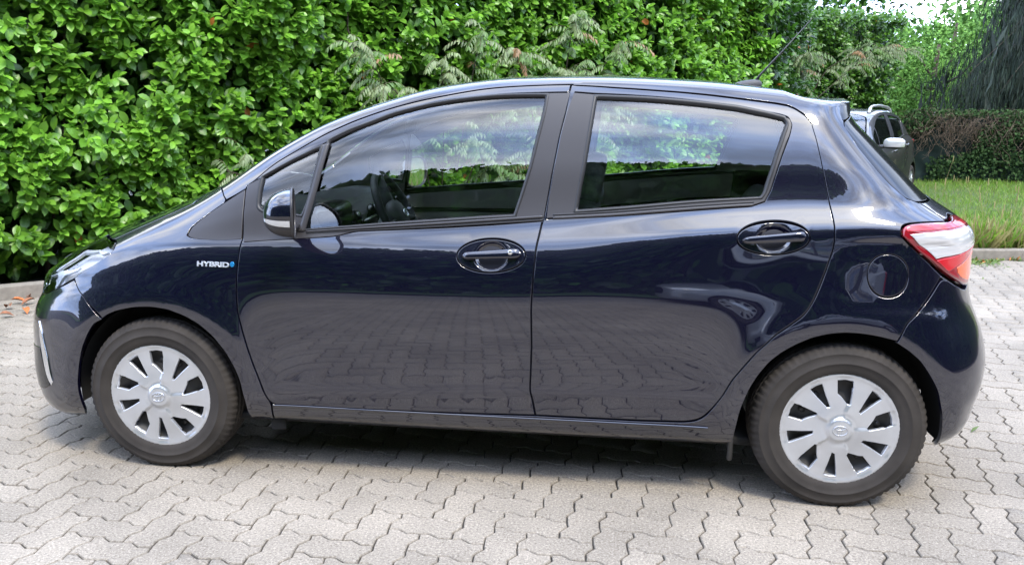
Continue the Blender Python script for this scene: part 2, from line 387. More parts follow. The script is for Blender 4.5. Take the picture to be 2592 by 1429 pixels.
# outlines of the shut lines and openings, in (station, level) coordinates of the body surface
UV = {
  'fdoor': [(0.3444,1.3972),(0.3431,1.3693),(0.3449,1.2483),(0.3452,1.1351),(0.3486,0.9420),(0.3384,0.8229),(0.3318,0.7206),(0.3359,0.6386),(0.3518,0.5740),(0.3707,0.5126),(0.3924,0.4493),(0.4170,0.3847),(0.4353,0.3256),(0.4472,0.2911),(0.4732,0.2747),(0.5219,0.2730),(0.6629,0.2756),(0.8719,0.2785),(1.0767,0.2804),(1.2780,0.2835),(1.4497,0.2866),(1.4394,0.3209),(1.4279,0.3630),(1.4302,0.4377),(1.4322,0.5558),(1.4284,0.6899),(1.4330,0.7784),(1.4404,0.8890),(1.4618,0.9787),(1.4726,1.0520),(1.4876,1.1739),(1.5049,1.2802),(1.5232,1.3576),(1.5398,1.4663),(1.4226,1.4651),(1.3100,1.4633),(1.1969,1.4644),(1.0839,1.4621),(0.9695,1.4653),(0.8549,1.4668),(0.7401,1.4667),(0.6316,1.4610),(0.5200,1.4456),(0.4524,1.4395),(0.4089,1.4257),(0.3769,1.4044),(0.3560,1.3788)],
  'rdoor': [(1.5487,1.4625),(1.6954,1.4568),(1.8587,1.4552),(2.0197,1.4560),(2.1524,1.4552),(2.2575,1.4552),(2.3611,1.4477),(2.4451,1.4329),(2.4824,1.4100),(2.4860,1.3445),(2.4786,1.1875),(2.4741,0.9961),(2.4689,0.9083),(2.4624,0.8757),(2.4553,0.8295),(2.4410,0.7861),(2.4179,0.7547),(2.3939,0.7252),(2.3637,0.6900),(2.3220,0.6635),(2.2702,0.6276),(2.2132,0.5635),(2.1679,0.4881),(2.1339,0.4317),(2.1061,0.3792),(2.0779,0.3267),(2.0489,0.3045),(2.0189,0.2934),(1.9754,0.2884),(1.8236,0.2858),(1.6310,0.2859),(1.4486,0.2840)],
  'farch': [(-0.3505,0.2403),(-0.3463,0.2881),(-0.3399,0.3617),(-0.3256,0.4279),(-0.3051,0.4884),(-0.2741,0.5426),(-0.2440,0.5821),(-0.1969,0.6115),(-0.1420,0.6318),(-0.0704,0.6436),(-0.0000,0.6465),(0.0660,0.6394),(0.1308,0.6183),(0.1865,0.5898),(0.2411,0.5481),(0.2868,0.4954),(0.3163,0.4443),(0.3378,0.3927),(0.3508,0.3131),(0.3552,0.2511)],
  'rarch': [(2.8780,0.2788),(2.8595,0.3118),(2.8393,0.3512),(2.8082,0.4196),(2.7698,0.4871),(2.7338,0.5514),(2.6965,0.5913),(2.6552,0.6198),(2.6028,0.6360),(2.5493,0.6427),(2.4951,0.6438),(2.4405,0.6369),(2.3864,0.6219),(2.3334,0.5945),(2.2917,0.5616),(2.2548,0.5181),(2.2239,0.4650),(2.2036,0.4227),(2.1859,0.3876),(2.1693,0.3275),(2.1601,0.3043),(2.1524,0.2686),(2.1507,0.2237)],
  'fendline': [(-0.3544,0.8281),(-0.3233,0.7421),(-0.2756,0.6624),(-0.2245,0.6074),(-0.2070,0.5907)],
  'trim': [(0.1246,1.0487),(0.1360,1.1862),(0.1648,1.2755),(0.2103,1.3327),(0.2573,1.3568),(0.2952,1.3697),(0.3424,1.3772),(0.3441,1.3435),(0.3453,1.2058),(0.3463,1.0610),(0.3486,0.9420),(0.3092,0.9357),(0.2439,0.9376),(0.1774,0.9620),(0.1432,0.9920)],
  'fglass': [(0.5860,0.9946),(0.6007,1.1235),(0.6217,1.2615),(0.6415,1.3701),(0.6529,1.4203),(0.7205,1.4289),(0.8066,1.4276),(0.8861,1.4339),(0.9718,1.4311),(1.0860,1.4245),(1.1996,1.4213),(1.3126,1.4186),(1.4491,1.4153),(1.4423,1.3584),(1.4220,1.2729),(1.3994,1.1677),(1.3754,1.0719),(1.3538,0.9948),(1.2242,0.9956),(1.0572,0.9956),(0.8882,0.9968)],
  'qglass': [(0.6149,1.4060),(0.5040,1.4027),(0.4075,1.3939),(0.4025,1.2981),(0.4031,1.2000),(0.4126,1.1703),(0.4297,1.1473),(0.5663,1.0826),(0.5852,1.1560),(0.5960,1.2423),(0.6059,1.3231)],
  'rglass': [(1.6336,1.4159),(1.5799,0.9970),(1.7618,0.9979),(1.9723,1.0020),(2.1282,1.0024),(2.2056,1.0033),(2.2158,1.0173),(2.2304,1.1049),(2.2553,1.2476),(2.2816,1.3683),(2.2922,1.3976),(2.2824,1.4106),(2.2309,1.4177),(2.1261,1.4232),(1.9668,1.4207),(1.8055,1.4200)],
  'dlof': [(0.3468,1.3988),(0.4128,1.3930),(0.5140,1.4117),(0.6278,1.4181),(0.7404,1.4316),(0.8370,1.4337),(0.9162,1.4406),(1.0298,1.4398),(1.1435,1.4332),(1.2284,1.4295),(1.3128,1.4291),(1.4528,1.4292),(1.5383,1.4313),(1.5232,1.3576),(1.5049,1.2802),(1.4876,1.1739),(1.4726,1.0520),(1.4613,0.9674),(1.2823,0.9636),(1.1166,0.9624),(0.9488,0.9630),(0.7786,0.9652),(0.6995,0.9414),(0.5550,0.9299),(0.4381,0.9190),(0.3531,0.9072),(0.3452,1.1351),(0.3449,1.2483),(0.3431,1.3693)],
  'dlor': [(1.5497,1.4322),(1.6250,1.4292),(1.7508,1.4309),(1.8589,1.4311),(1.9660,1.4303),(2.1249,1.4296),(2.2295,1.4253),(2.2813,1.4222),(2.3155,1.4121),(2.3252,1.3935),(2.2947,1.3216),(2.2642,1.1777),(2.2398,1.0288),(2.2196,0.9798),(2.1786,0.9657),(1.9721,0.9650),(1.7097,0.9671),(1.4950,0.9725),(1.4706,0.9729),(1.4764,1.0518),(1.4919,1.1738),(1.5092,1.2803),(1.5276,1.3579)],
  'belt_f': [(1.4610,0.9735),(1.2819,0.9699),(1.1161,0.9691),(0.9483,0.9707),(0.7780,0.9743),(0.6988,0.9514),(0.6002,0.9524)],
  'belt_r': [(1.4947,0.9787),(1.7095,0.9744),(1.9720,0.9743),(2.1837,0.9747)],
  'fuelc': [(2.7261,0.7674),(2.7244,0.7600),(2.7188,0.7531),(2.7094,0.7468),(2.6969,0.7413),(2.6821,0.7370),(2.6658,0.7342),(2.6488,0.7332),(2.6320,0.7340),(2.6161,0.7367),(2.6019,0.7410),(2.5899,0.7464),(2.5808,0.7529),(2.5749,0.7600),(2.5726,0.7676),(2.5739,0.7755),(2.5789,0.7835),(2.5873,0.7915),(2.5987,0.7991),(2.6125,0.8056),(2.6283,0.8101),(2.6451,0.8116),(2.6621,0.8099),(2.6787,0.8053),(2.6939,0.7986),(2.7069,0.7909),(2.7170,0.7829),(2.7235,0.7751)],
  'fhc': [(1.4059,0.8669),(1.4037,0.8547),(1.3953,0.8427),(1.3812,0.8315),(1.3621,0.8219),(1.3389,0.8145),(1.3129,0.8098),(1.2853,0.8080),(1.2575,0.8089),(1.2309,0.8128),(1.2068,0.8193),(1.1865,0.8283),(1.1709,0.8391),(1.1609,0.8510),(1.1568,0.8632),(1.1589,0.8753),(1.1671,0.8870),(1.1810,0.8976),(1.2001,0.9065),(1.2232,0.9131),(1.2493,0.9170),(1.2770,0.9181),(1.3050,0.9167),(1.3317,0.9128),(1.3559,0.9068),(1.3763,0.8989),(1.3919,0.8894),(1.4020,0.8786)],
  'rhc': [(2.3765,0.8771),(2.3733,0.8657),(2.3640,0.8542),(2.3490,0.8434),(2.3288,0.8340),(2.3044,0.8269),(2.2785,0.8225),(2.2513,0.8213),(2.2237,0.8231),(2.1973,0.8279),(2.1733,0.8357),(2.1531,0.8457),(2.1376,0.8570),(2.1276,0.8688),(2.1238,0.8803),(2.1263,0.8909),(2.1352,0.8999),(2.1499,0.9074),(2.1696,0.9133),(2.1932,0.9175),(2.2195,0.9198),(2.2470,0.9202),(2.2743,0.9188),(2.3003,0.9156),(2.3267,0.9108),(2.3482,0.9046),(2.3639,0.8969),(2.3734,0.8877)],
  'chrome': [(-0.5595,0.5684),(-0.5321,0.5260),(-0.4971,0.4308),(-0.4774,0.3410),(-0.4912,0.3250),(-0.5053,0.3358),(-0.5317,0.4142),(-0.5482,0.4897)],
}

# ------------------------------------------------------------------ 2-D outline tools
def dens(pts, closed=True, step=0.006, sharp=42, sig=2.2):
    """resample a traced outline and take the hand tremor out of it, keeping real corners"""
    P=np.asarray(pts,float); n=len(P)
    if closed:
        a=P-np.roll(P,1,0); b=np.roll(P,-1,0)-P
        ang=np.degrees(np.abs(np.arctan2(a[:,0]*b[:,1]-a[:,1]*b[:,0],(a*b).sum(1))))
        cor=[i for i in range(n) if ang[i]>sharp]
    else: cor=[]
    def seg(Q):
        s=np.concatenate([[0],np.cumsum(np.hypot(*np.diff(Q,axis=0).T))]); m=max(2,int(round(s[-1]/step))+1)
        t=np.linspace(0,s[-1],m); R=np.stack([np.interp(t,s,Q[:,0]),np.interp(t,s,Q[:,1])],1)
        if m>6 and len(Q)>2:
            sg=min(sig,m/6); k=int(np.ceil(2.5*sg)); k=min(k,m-1); w=np.exp(-.5*(np.arange(-k,k+1)/sg)**2); w/=w.sum()
            lo=2*R[0]-R[k:0:-1]; hi=2*R[-1]-R[-2:-k-2:-1]; B=np.concatenate([lo,R,hi])
            R=sum(w[j]*B[j:j+m] for j in range(2*k+1))
        return R
    if not closed: return seg(P)
    if not cor:
        Q=np.concatenate([P,P[:1]]); s=np.concatenate([[0],np.cumsum(np.hypot(*np.diff(Q,axis=0).T))]); m=max(12,int(s[-1]/step))
        t=np.linspace(0,s[-1],m,endpoint=False); R=np.stack([np.interp(t,s,Q[:,0]),np.interp(t,s,Q[:,1])],1)
        k=int(np.ceil(2.5*sig)); k=min(k,m//2-1); w=np.exp(-.5*(np.arange(-k,k+1)/sig)**2); w/=w.sum()
        return sum(w[j+k]*np.roll(R,-j,0) for j in range(-k,k+1))
    out=[]
    for a,b in zip(cor,cor[1:]+[cor[0]+n]):
        Q=P[[i%n for i in range(a,b+1)]]; out.append(seg(Q)[:-1])
    return np.concatenate(out)
def area(P): x,y=P[:,0],P[:,1]; return .5*np.sum(x*np.roll(y,-1)-y*np.roll(x,-1))
def ccw(P): return P if area(P)>0 else P[::-1]
def off(P, d):
    """inset a closed ccw outline by d (negative: outset)"""
    a=P-np.roll(P,1,0); b=np.roll(P,-1,0)-P
    a/=np.linalg.norm(a,axis=1,keepdims=True)+1e-12; b/=np.linalg.norm(b,axis=1,keepdims=True)+1e-12
    na=np.stack([-a[:,1],a[:,0]],1); nb=np.stack([-b[:,1],b[:,0]],1)
    n=na+nb; L2=(n*n).sum(1,keepdims=True); n=n*2/np.maximum(L2,.9)
    return P+n*d
def inside(P, Q):
    x,y=Q[:,0],Q[:,1]; r=np.zeros(len(Q),bool); j=len(P)-1
    for i in range(len(P)):
        xi,yi=P[i];xj,yj=P[j]
        if yi!=yj:
            c=((yi>y)!=(yj>y))&(x<(xj-xi)*(y-yi)/(yj-yi)+xi); r^=c
        j=i
    return r
def tri2d(outer, holes=(), step=0.02, extra=None):
    """triangulated region: returns pts, tris; ring points keep their order first"""
    rings=[outer]+list(holes); pts=np.concatenate(rings); edges=[];s=0
    for r in rings:
        m=len(r); edges+=[(s+i,s+(i+1)%m) for i in range(m)]; s+=m
    lo=outer.min(0);hi=outer.max(0)
    gx=np.arange(lo[0]+step*.37,hi[0],step);gy=np.arange(lo[1]+step*.41,hi[1],step)
    g=np.stack(np.meshgrid(gx,gy),-1).reshape(-1,2)
    g[:,0]+=((np.round((g[:,1]-lo[1])/step)).astype(int)%2)*step*.5
    ok=inside(outer,g)
    for h in holes: ok&=~inside(h,g)
    g=g[ok]
    if len(g):
        keep=np.ones(len(g),bool)
        for i in range(0,len(g),4000):
            d=((g[i:i+4000,None,:]-pts[None,:,:])**2).sum(-1).min(1); keep[i:i+4000]=d>(step*.45)**2
        g=g[keep]
    if extra is not None: g=np.concatenate([g,extra])
    allp=np.concatenate([pts,g]) if len(g) else pts
    v,e,f,ov,oe,of=delaunay_2d_cdt([Vector((float(a),float(b))) for a,b in allp],edges,[],0,1e-7)
    v=np.array([(p.x,p.y) for p in v]); f=np.array([t for t in f if len(t)==3])
    cen=v[f].mean(1); ok=inside(outer,cen)
    for h in holes: ok&=~inside(h,cen)
    f=f[ok]
    a=v[f]; cr=(a[:,1,0]-a[:,0,0])*(a[:,2,1]-a[:,0,1])-(a[:,1,1]-a[:,0,1])*(a[:,2,0]-a[:,0,0])
    f[cr<0]=f[cr<0][:,::-1]; f=f[np.abs(cr)>1e-12]
    return v,f
def NF(F, q, h=0.0015):
    u,v=q[:,0],q[:,1]
    du=F(u+h,v)-F(u-h,v); dv=F(u,v+h)-F(u,v-h)
    n=np.cross(du,dv); return n/(np.linalg.norm(n,axis=1,keepdims=True)+1e-12)
UC0, UC1, VC = U[0], U[-1], V[-1]
def body(inset=0.0, bumpf=None):
    def F(u,v):
        P,n=SN(u,v)
        d=-inset
        if bumpf is not None: d=d+bumpf(u,v)[...,None]
        return P+n*d
    return F
FLIP=1.0      # du x dv on the body points outwards on the left side
def panel_geo(F, outline, holes=(), gap=0.0022, rad=0.0025, depth=0.014, step=0.022, dstep=0.006, sharp=42, sig=2.2, nsign=1.0, raw=False):
    o=ccw(np.asarray(outline,float) if raw else dens(outline,True,dstep,sharp,sig))
    hs=[ccw(np.asarray(h,float) if raw else dens(h,True,dstep,sharp,sig)) for h in holes]
    oi=off(o,gap+rad); hi=[off(h,-(gap+rad)) for h in hs]
    v,f=tri2d(oi,hi,step)
    P=F(v[:,0],v[:,1]); N=NF(F,v)*nsign
    V_=[P];N_=[N];F_=[f if nsign>0 else f[:,::-1]];n0=len(P)
    # rolled edges
    for k,(ring,base,sg) in enumerate([(oi,o,1)]+[(a,b,-1) for a,b in zip(hi,hs)]):
        ra=ring; rm=off(base,sg*(gap+.3*rad)); rb=off(base,sg*gap)
        A=F(ra[:,0],ra[:,1]);nA=NF(F,ra)*nsign
        Mi=F(rm[:,0],rm[:,1]); B=F(rb[:,0],rb[:,1]); o3=B-A; o3-= (o3*nA).sum(1,keepdims=True)*nA; o3/=np.linalg.norm(o3,axis=1,keepdims=True)+1e-12
        Mi=Mi-nA*rad*.3; B1=B-nA*rad; C1=B-nA*depth
        m=len(ra); nm=nA+o3; nm/=np.linalg.norm(nm,axis=1,keepdims=True)
        V_+= [A,Mi,B1,C1]; N_+= [nA,nm,o3,o3]
        i=np.arange(m); j=(i+1)%m
        for t in range(3):
            a=n0+t*m; b=n0+(t+1)*m
            q=np.stack([a+i,b+i,b+j,a+j],1)
            if (sg<0): q=q[:,::-1]
            if nsign<0: q=q[:,::-1]
            F_.append(q)
        n0+=4*m
    V2=np.concatenate(V_);N2=np.concatenate(N_); Fc=[]
    for a in F_: Fc+= [tuple(x) for x in a.tolist()]
    return V2,N2,Fc
def mirror_geo(V2,N2,Fc):
    Vm=V2.copy();Vm[:,1]*=-1;Nm=N2.copy();Nm[:,1]*=-1
    return Vm,Nm,[f[::-1] for f in Fc]
def panel(name, F, outline, m, parent, both=True, centre=False, label=None, xf=None, **kw):
    V2,N2,Fc=panel_geo(F,outline,**kw)
    res=[]
    if centre:
        a,b,c=mirror_geo(V2,N2,Fc); n=len(V2)
        V2=np.concatenate([V2,a]);N2=np.concatenate([N2,b]);Fc=Fc+[tuple(i+n for i in q) for q in c]; both=False
    X=xf or (lambda V_,N_:(V_,N_))
    v_,n_=X(V2,N2); res.append(mk(name,v_,Fc,m,parent,True,n_))
    if both:
        a,b,c=mirror_geo(V2,N2,Fc); a,b=X(a,b); res.append(mk(name,a,c,m,parent,True,b))
    if label:
        for r in res: r['label']=label
    return res[0] if len(res)==1 else res
def strip(name, F, line, prof, m, parent, both=True, closed=True, xf=None, sharp=42, sig=2.2, dstep=0.008, raw=False):
    """moulding along a line on a surface; prof = [(offset inwards, height)]"""
    P=np.asarray(line,float) if raw else dens(line,closed,dstep,sharp,sig)
    if closed: P=ccw(P)
    n=len(P); rows=[]
    if closed:
        for o_,h in prof:
            q=off(P,o_); S_=F(q[:,0],q[:,1]); rows.append(S_+NF(F,q)*h)
    else:
        t=np.gradient(P,axis=0); t/=np.linalg.norm(t,axis=1,keepdims=True); nn=np.stack([-t[:,1],t[:,0]],1)
        for o_,h in prof:
            q=P+nn*o_; rows.append(F(q[:,0],q[:,1])+NF(F,q)*h)
    V2=np.concatenate(rows); m_=len(prof); Fc=[]
    for r in range(m_-1):
        for i in range(n if closed else n-1):
            j=(i+1)%n; Fc.append((r*n+i,r*n+j,(r+1)*n+j,(r+1)*n+i))
    if not closed:
        Fc.append(tuple(r*n for r in range(m_))); Fc.append(tuple(r*n+n-1 for r in range(m_))[::-1])
    X=xf or (lambda V_,N_:(V_,N_))
    res=[mk(name,X(V2,V2*0)[0],Fc,m,parent,True)]
    if both:
        Vm=V2.copy();Vm[:,1]*=-1; res.append(mk(name,X(Vm,Vm*0)[0],[f[::-1] for f in Fc],m,parent,True))
    return res[0] if len(res)==1 else res

# ------------------------------------------------------------------ wheel
def wheel_cover_height(x, y):
    r=np.hypot(x,y); a=np.degrees(np.arctan2(x,y))           # clockwise from the top
    h=np.interp(r,[0,.036,.040,.050,.09,.15,.175,.186,.192,.198],[.016,.016,.010,.004,.000,-.002,-.001,.002,.001,-.006])
    ph=((a-15)%72)/72
    h=h+.0085*(1-ph)**1.5*np.clip((r-.040)/.02,0,1)*np.clip((.165-r)/.08,0,1)
    for a0,w in ((4.6,8.5),(43.7,6.8)):
        d=np.abs((a-a0+36)%72-36); h=h-.004*np.exp(-((r-.1765)/.0065)**2)*np.clip((w-d)/2.5,0,1)
    return h
def wheel(car, name, cx, cy, cz, side, rot, label=None, s=1.0, xf=None, detail=True):
    """tyre, wheel cover with ten openings, steel wheel and brake disc; side -1 faces -Y"""
    X=xf or (lambda V_:V_)
    e=empty_part(name,(cx,cy,cz),car,label,X)
    R0=.302; hw=.086
    prof=[(.193,-.070),(.198,-.078),(.206,-.084),(.222,-.088),(.238,-.0905),(.2405,-.0925),(.243,-.0905),(.256,-.089),(.270,-.084),(.2725,-.0855),(.275,-.083),(.286,-.077),(.2935,-.069),(.298,-.060)]
    prof+= [(.300,-.052),(.3005,-.0455),(.293,-.0445),(.293,-.0385),(.301,-.0375),(.302,-.018),(.2935,-.017),(.2935,-.011),(.302,-.010),(.302,.010),(.2935,.011),(.2935,.017),(.302,.018),(.301,.0375),(.293,.0385),(.293,.0445),(.3005,.0455),(.298,.060),(.286,.077),(.26,.088),(.22,.088),(.19,.078),(.186,.05),(.186,-.05)]
    nseg=216 if detail else 60
    V_=[];Fc=[];m=len(prof)
    for i in range(nseg):
        a=2*math.pi*i/nseg+rot
        for j,(r,h) in enumerate(prof):
            rr=r
            if detail and j in (10,11,12,13,14,15) and i%3==0: rr-= (.0022,.004,.0055,.0055,.005,.004)[j-10]*(1.0 if i%2 else .75)
            if detail and j in (19,20) and i%3==1: rr-=.004
            hh=h*(-side) if False else h
            x=rr*math.sin(a); z=rr*math.cos(a)
            if cz+z<0.0:
                hh*=1.0+.35*min(1,(-(cz+z))/.009); z=-cz
            elif cz+z<.05 and abs(h)>.07: hh*=1+.05*(1-(cz+z)/.05)
            V_.append((cx+x,cy+hh*(1 if side<0 else -1),cz+z))
    for i in range(nseg):
        for j in range(m):
            a=i*m+j;b=i*m+(j+1)%m;c2=((i+1)%nseg)*m+(j+1)%m;d=((i+1)%nseg)*m+j; Fc.append((a,b,c2,d))
    mk('tyre',X(np.array(V_)),Fc,M['tyre'],e)
    # wheel cover
    yo=cy-(.0795)*(1 if side<0 else -1)
    sg=-1 if side<0 else 1
    ca,sa=math.cos(rot),math.sin(rot)
    def F(x,y):
        h=wheel_cover_height(x,y); x=x*1.055; y=y*1.055
        return np.stack([cx+(x*ca+y*sa)*(-sg), yo+sg*h, cz+(-x*sa+y*ca)],-1)
    def pol(l): return [(r*.198*math.sin(math.radians(a)),r*.198*math.cos(math.radians(a))) for r,a in l]
    holes=[]
    for k in range(5):
        b=3+72*k
        holes.append(pol([(.85,b-6.5),(.862,b+2),(.85,b+9.8),(.66,b+12.5),(.47,b+16),(.455,b+12),(.58,b-2),(.625,b-7.0)]))
        b=45+72*k
        holes.append(pol([(.835,b-8),(.845,b-1),(.835,b+5.5),(.62,b+4.5),(.43,b+4),(.44,b-1),(.64,b-6)]))
    holes=[off(ccw(np.array(h)),-.0010) for h in holes]
    circ=[(.197*math.sin(t),.197*math.cos(t)) for t in np.linspace(0,2*math.pi,96,endpoint=False)]
    if detail:
        V2,N2,F2=panel_geo(F,circ,holes,gap=0,rad=.0022,depth=.012,step=.0055,dstep=.0035,sharp=30,sig=.9,nsign=1.0,raw=False)
        if side>0 or True:
            pass
        mk('wheel_cover',X(V2),F2,M['cap'],e)
    else:
        V2,N2,F2=panel_geo(F,circ,holes,gap=0,rad=.002,depth=.010,step=.02,dstep=.008,sharp=30,sig=.6)
        mk('wheel_cover',X(V2),F2,M['cap'],e)
    if detail:
        # cups between the openings and the rim
        for k in range(10):
            a0=(3+72*(k//2)+1.6) if k%2==0 else (45+72*(k//2)-1.3); w=9.0 if k%2==0 else 7.0
            V3=[];F3=[]
            for i in range(7):
                t=i/6; a=math.radians(a0-w+2*w*t)
                for j in range(4):
                    r=.198*(.835+.03*j/3*2.2); r=min(r,.1785)
                    d=.0045*math.sin(math.pi*t)**.5*(1-j/3.0)
                    x,y=r*math.sin(a),r*math.cos(a); p=F(np.array([x]),np.array([y]))[0]
                    V3.append((p[0],p[1]+(-sg)*(d-.0006-.0035*(1 if j==0 else 0)),p[2]))
            for i in range(6):
                for j in range(3): F3.append((i*4+j,i*4+j+1,(i+1)*4+j+1,(i+1)*4+j))
        # three-ellipse emblem in the centre
        V4=[];F4=[]
        fy=yo+sg*.0175
        def ering(rx,ry,oz,th):
            n=28; pts=[(cx+(rx*math.cos(t)*ca+(oz+ry*math.sin(t))*sa)*(-sg),fy,cz+(-rx*math.cos(t)*sa+(oz+ry*math.sin(t))*ca)) for t in np.linspace(0,2*math.pi,n,endpoint=False)]
            return tube(pts,th,6,closed=True)
        v4,f4=join(ering(.025,.0175,0,.0015),ering(.0075,.0165,-.0005,.0014),ering(.0165,.0062,.0095,.0014))
        mk('emblem',X(np.array(v4)),f4,M['cap'],e)
    # steel wheel and brake
    v,f=lathe([(.0,-.045),(.06,-.045),(.075,-.058),(.10,-.060),(.125,-.045),(.150,-.040),(.172,-.055),(.186,-.068),(.194,-.074)],(cx,cy,cz),40)
    if side>0: v=[(a,2*cy-b,c) for a,b,c in v]
    nb=[]
    if detail:
        for k in range(12):
            a=2*math.pi*k/12+.13+rot
            px,pz=cx+.135*math.cos(a),cz+.135*math.sin(a)
            nb.append(lathe([(.0,-.0),(.011,-.0),(.013,.012)],(px,cy+sg*.048,pz),12))
        for k in range(4):
            a=2*math.pi*k/4+.5
            nb.append(lathe([(.0,sg*.012),(.008,sg*.012),(.010,0)],(cx+.05*math.cos(a),cy+sg*.046,cz+.05*math.sin(a)),8))
    v,f=join((v,f),*nb)
    mk('steel_wheel',X(np.array(v)),f,M['steel'],e)
    v,f=lathe([(.06,-.0),(.128,-.0),(.128,.02),(.06,.02)],(cx,cy+sg*.015,cz),32,closed=True)
    mk('brake_disc',X(np.array(v)),f,M['disc'],e)
    return e
def empty_part(name, loc, parent, label, X):
    p=X(np.array([loc],float))[0]; base=np.array(WL[parent.name])
    o=bpy.data.objects.new(name,None); COL.objects.link(o); o.parent=parent; o.location=tuple(p-base); WL[o.name]=tuple(p); o.empty_display_size=.1
    if label: o['label']=label
    return o

# ------------------------------------------------------------------ the navy hatchback
def uvl(*k): return [tuple(p) for p in UV[k[0]]] if len(k)==1 else sum([[tuple(p) for p in UV[a]] for a in k],[])
def build_hatch():
    car=empty('hatchback_car',(1.25,0,0),'glossy dark navy five-door hatchback seen side-on in front of the hedge','car')
    P_=M['paint']
    # --- shared lines (car surface coordinates)
    fd=uvl('fdoor'); rd=uvl('rdoor')
    tail=[(2.703,.889),(2.709,.896),(2.725,.904),(2.753,.909),(2.808,.912),(2.870,.912),(2.943,.910),(2.99,.913),(3.05,.925),(3.10,.922),(3.135,.90),(3.135,.86),(3.125,.82),(3.13,.79),(3.11,.76),(3.04,.741),(2.991,.745),(2.922,.756),(2.877,.765),(2.824,.781),(2.767,.807),(2.721,.847),(2.699,.871)]
    head=[(-.188,1.315),(-.190,1.42),(-.205,1.49),(-.243,1.515),(-.303,1.56),(-.444,1.64),(-.56,1.62),(-.80,1.50),(-.98,1.30),(-.97,1.0),(-.86,.83),(-.70,.785),(-.56,.780),(-.50,.797),(-.436,.820),(-.364,.842),(-.323,.863),(-.264,.881),(-.223,.905),(-.196,.946)]
    farch=uvl('farch'); rarch=uvl('rarch'); fend=uvl('fendline')
    trim=uvl('trim')
    # FRONT DOOR outline: fdoor starts top-front corner, runs down, back, up the rear edge, forward along the roof line
    B=body(); B1=body(.0)
    dlof=uvl('dlof'); dlor=uvl('dlor')
    def bowl(cu,cv,hu,hv,amp):
        def d(u,v):
            x=(u-cu)/hu; y=(v-cv)/hv; q=x*x+y*y
            return -amp*np.clip(1-q,0,1)**.8
        return d
    def hole_in(d,lo,hi,sh):
        return [(p[0]+sh,p[1]) if (lo<p[0]<hi and p[1]<1.466) else p for p in d]
    dhf=hole_in(hole_in(dlof,1.44,1.6,-.006),.30,.37,.006); dhr=hole_in(dlor,1.44,1.56,.007)
    h1=np.array(UV['fhc']);h2=np.array(UV['rhc']); c1=h1.mean(0);c2=h2.mean(0)
    e1=(h1.max(0)-h1.min(0))/2; e2=(h2.max(0)-h2.min(0))/2
    fdoor=panel('front_door',B,fd,P_,car,holes=[dhf,h1],gap=.0026,sharp=48,depth=.016)
    rdo=panel('rear_door',B,rd,P_,car,holes=[dlor,h2],gap=.0026,sharp=60,depth=.016) if False else None
    # rear door outline closes along the shared gap with the front door
    gapline=[p for p in fd if 1.425<p[0]<1.535 and p[1]<1.40 and not (p[1]<.2)]
    gapline=[p for p in fd[fd.index(min(fd,key=lambda q:(q[0]-1.45)**2+(q[1]-.287)**2)):]]
    k1=max(range(len(gapline)),key=lambda i:gapline[i][0]); gapline=gapline[:k1+1]       # bottom -> top
    rd_full=rd[:-1]+gapline
    rdo=panel('rear_door',B,rd_full,P_,car,holes=[dhr,h2],gap=.0026,sharp=48,depth=.016)
    fdL,fdR=fdoor; rdL,rdR=rdo
    # --- door window surrounds, panes, seals
    fgl=uvl('fglass'); qgl=uvl('qglass'); rgl_=uvl('rglass')
    Bi=body(-.0006); Bg=body(.009)
    for nm,door,dlo,holes in (('window_surround',fdoor,dlof,[fgl,qgl]),('window_surround',rdo,dlor,[rgl_])):
        V2,N2,F2=panel_geo(Bi,dlo,[off(ccw(dens(h,True,.006,42,1.6)),-.004)[::1] for h in holes],gap=.001,rad=.002,depth=.008,sharp=45)
        mk(nm,V2,F2,M['trim'],door[0],True,N2); a,b,c=mirror_geo(V2,N2,F2); mk(nm,a,c,M['trim'],door[1],True,b)
    for door,gl,nm,mt in ((fdoor,fgl,'window_pane',M['glass']),(fdoor,qgl,'quarter_light',M['glass']),(rdo,rgl_,'window_pane',M['glass'])):
        g=off(ccw(dens(gl,True,.008,42,1.6)),-.008)
        v,f=tri2d(g,[],.03); 
        for s,d in ((1,door[0]),(-1,door[1])):
            Pg=Bg(v[:,0],v[:,1]);Ng=NF(Bg,v)
            if s<0: Pg=Pg*[1,-1,1];Ng=Ng*[1,-1,1]
            mk(nm,Pg,[tuple(t) if s>0 else tuple(t[::-1]) for t in f.tolist()],mt,d,True,Ng)
        # seal round the pane
        for s,d in ((1,door[0]),(-1,door[1])):
            o=strip('window_seal',Bi,gl,[(-.012,-.001),(-.0115,.002),(-.008,.0030),(-.003,.0018),(.0015,-.004),(.002,-.0105)],M['rubber'],d,both=False,sharp=42,sig=1.6)
            if s<0:
                for vv in o.data.vertices: vv.co.y=-vv.co.y-2*WL[d.name][1]
    for door,ln in ((fdoor,'belt_f'),(rdo,'belt_r')):
        for s in (0,1):
            for o1,o2,hh,mm in ((-.011,.000,.0065,M['trim']),(.002,.009,.003,M['rubber'])):
                o=strip('belt_moulding',B,[(1.458,.974),(1.1,.972),(.78,.972),(.592,.970)] if ln=='belt_f' else uvl(ln),[(o1,0),(o1+.001,hh*.8),((o1+o2)/2,hh),(o2-.001,hh*.8),(o2,0)],mm,door[s],both=False,closed=False)
                if s: 
                    for vv in o.data.vertices: vv.co.y=-vv.co.y-2*WL[door[s].name][1]
    # division bar between the quarter light and the front pane
    bar=[(.641,1.410),(.627,1.32),(.610,1.20),(.590,1.08),(.573,.982)]
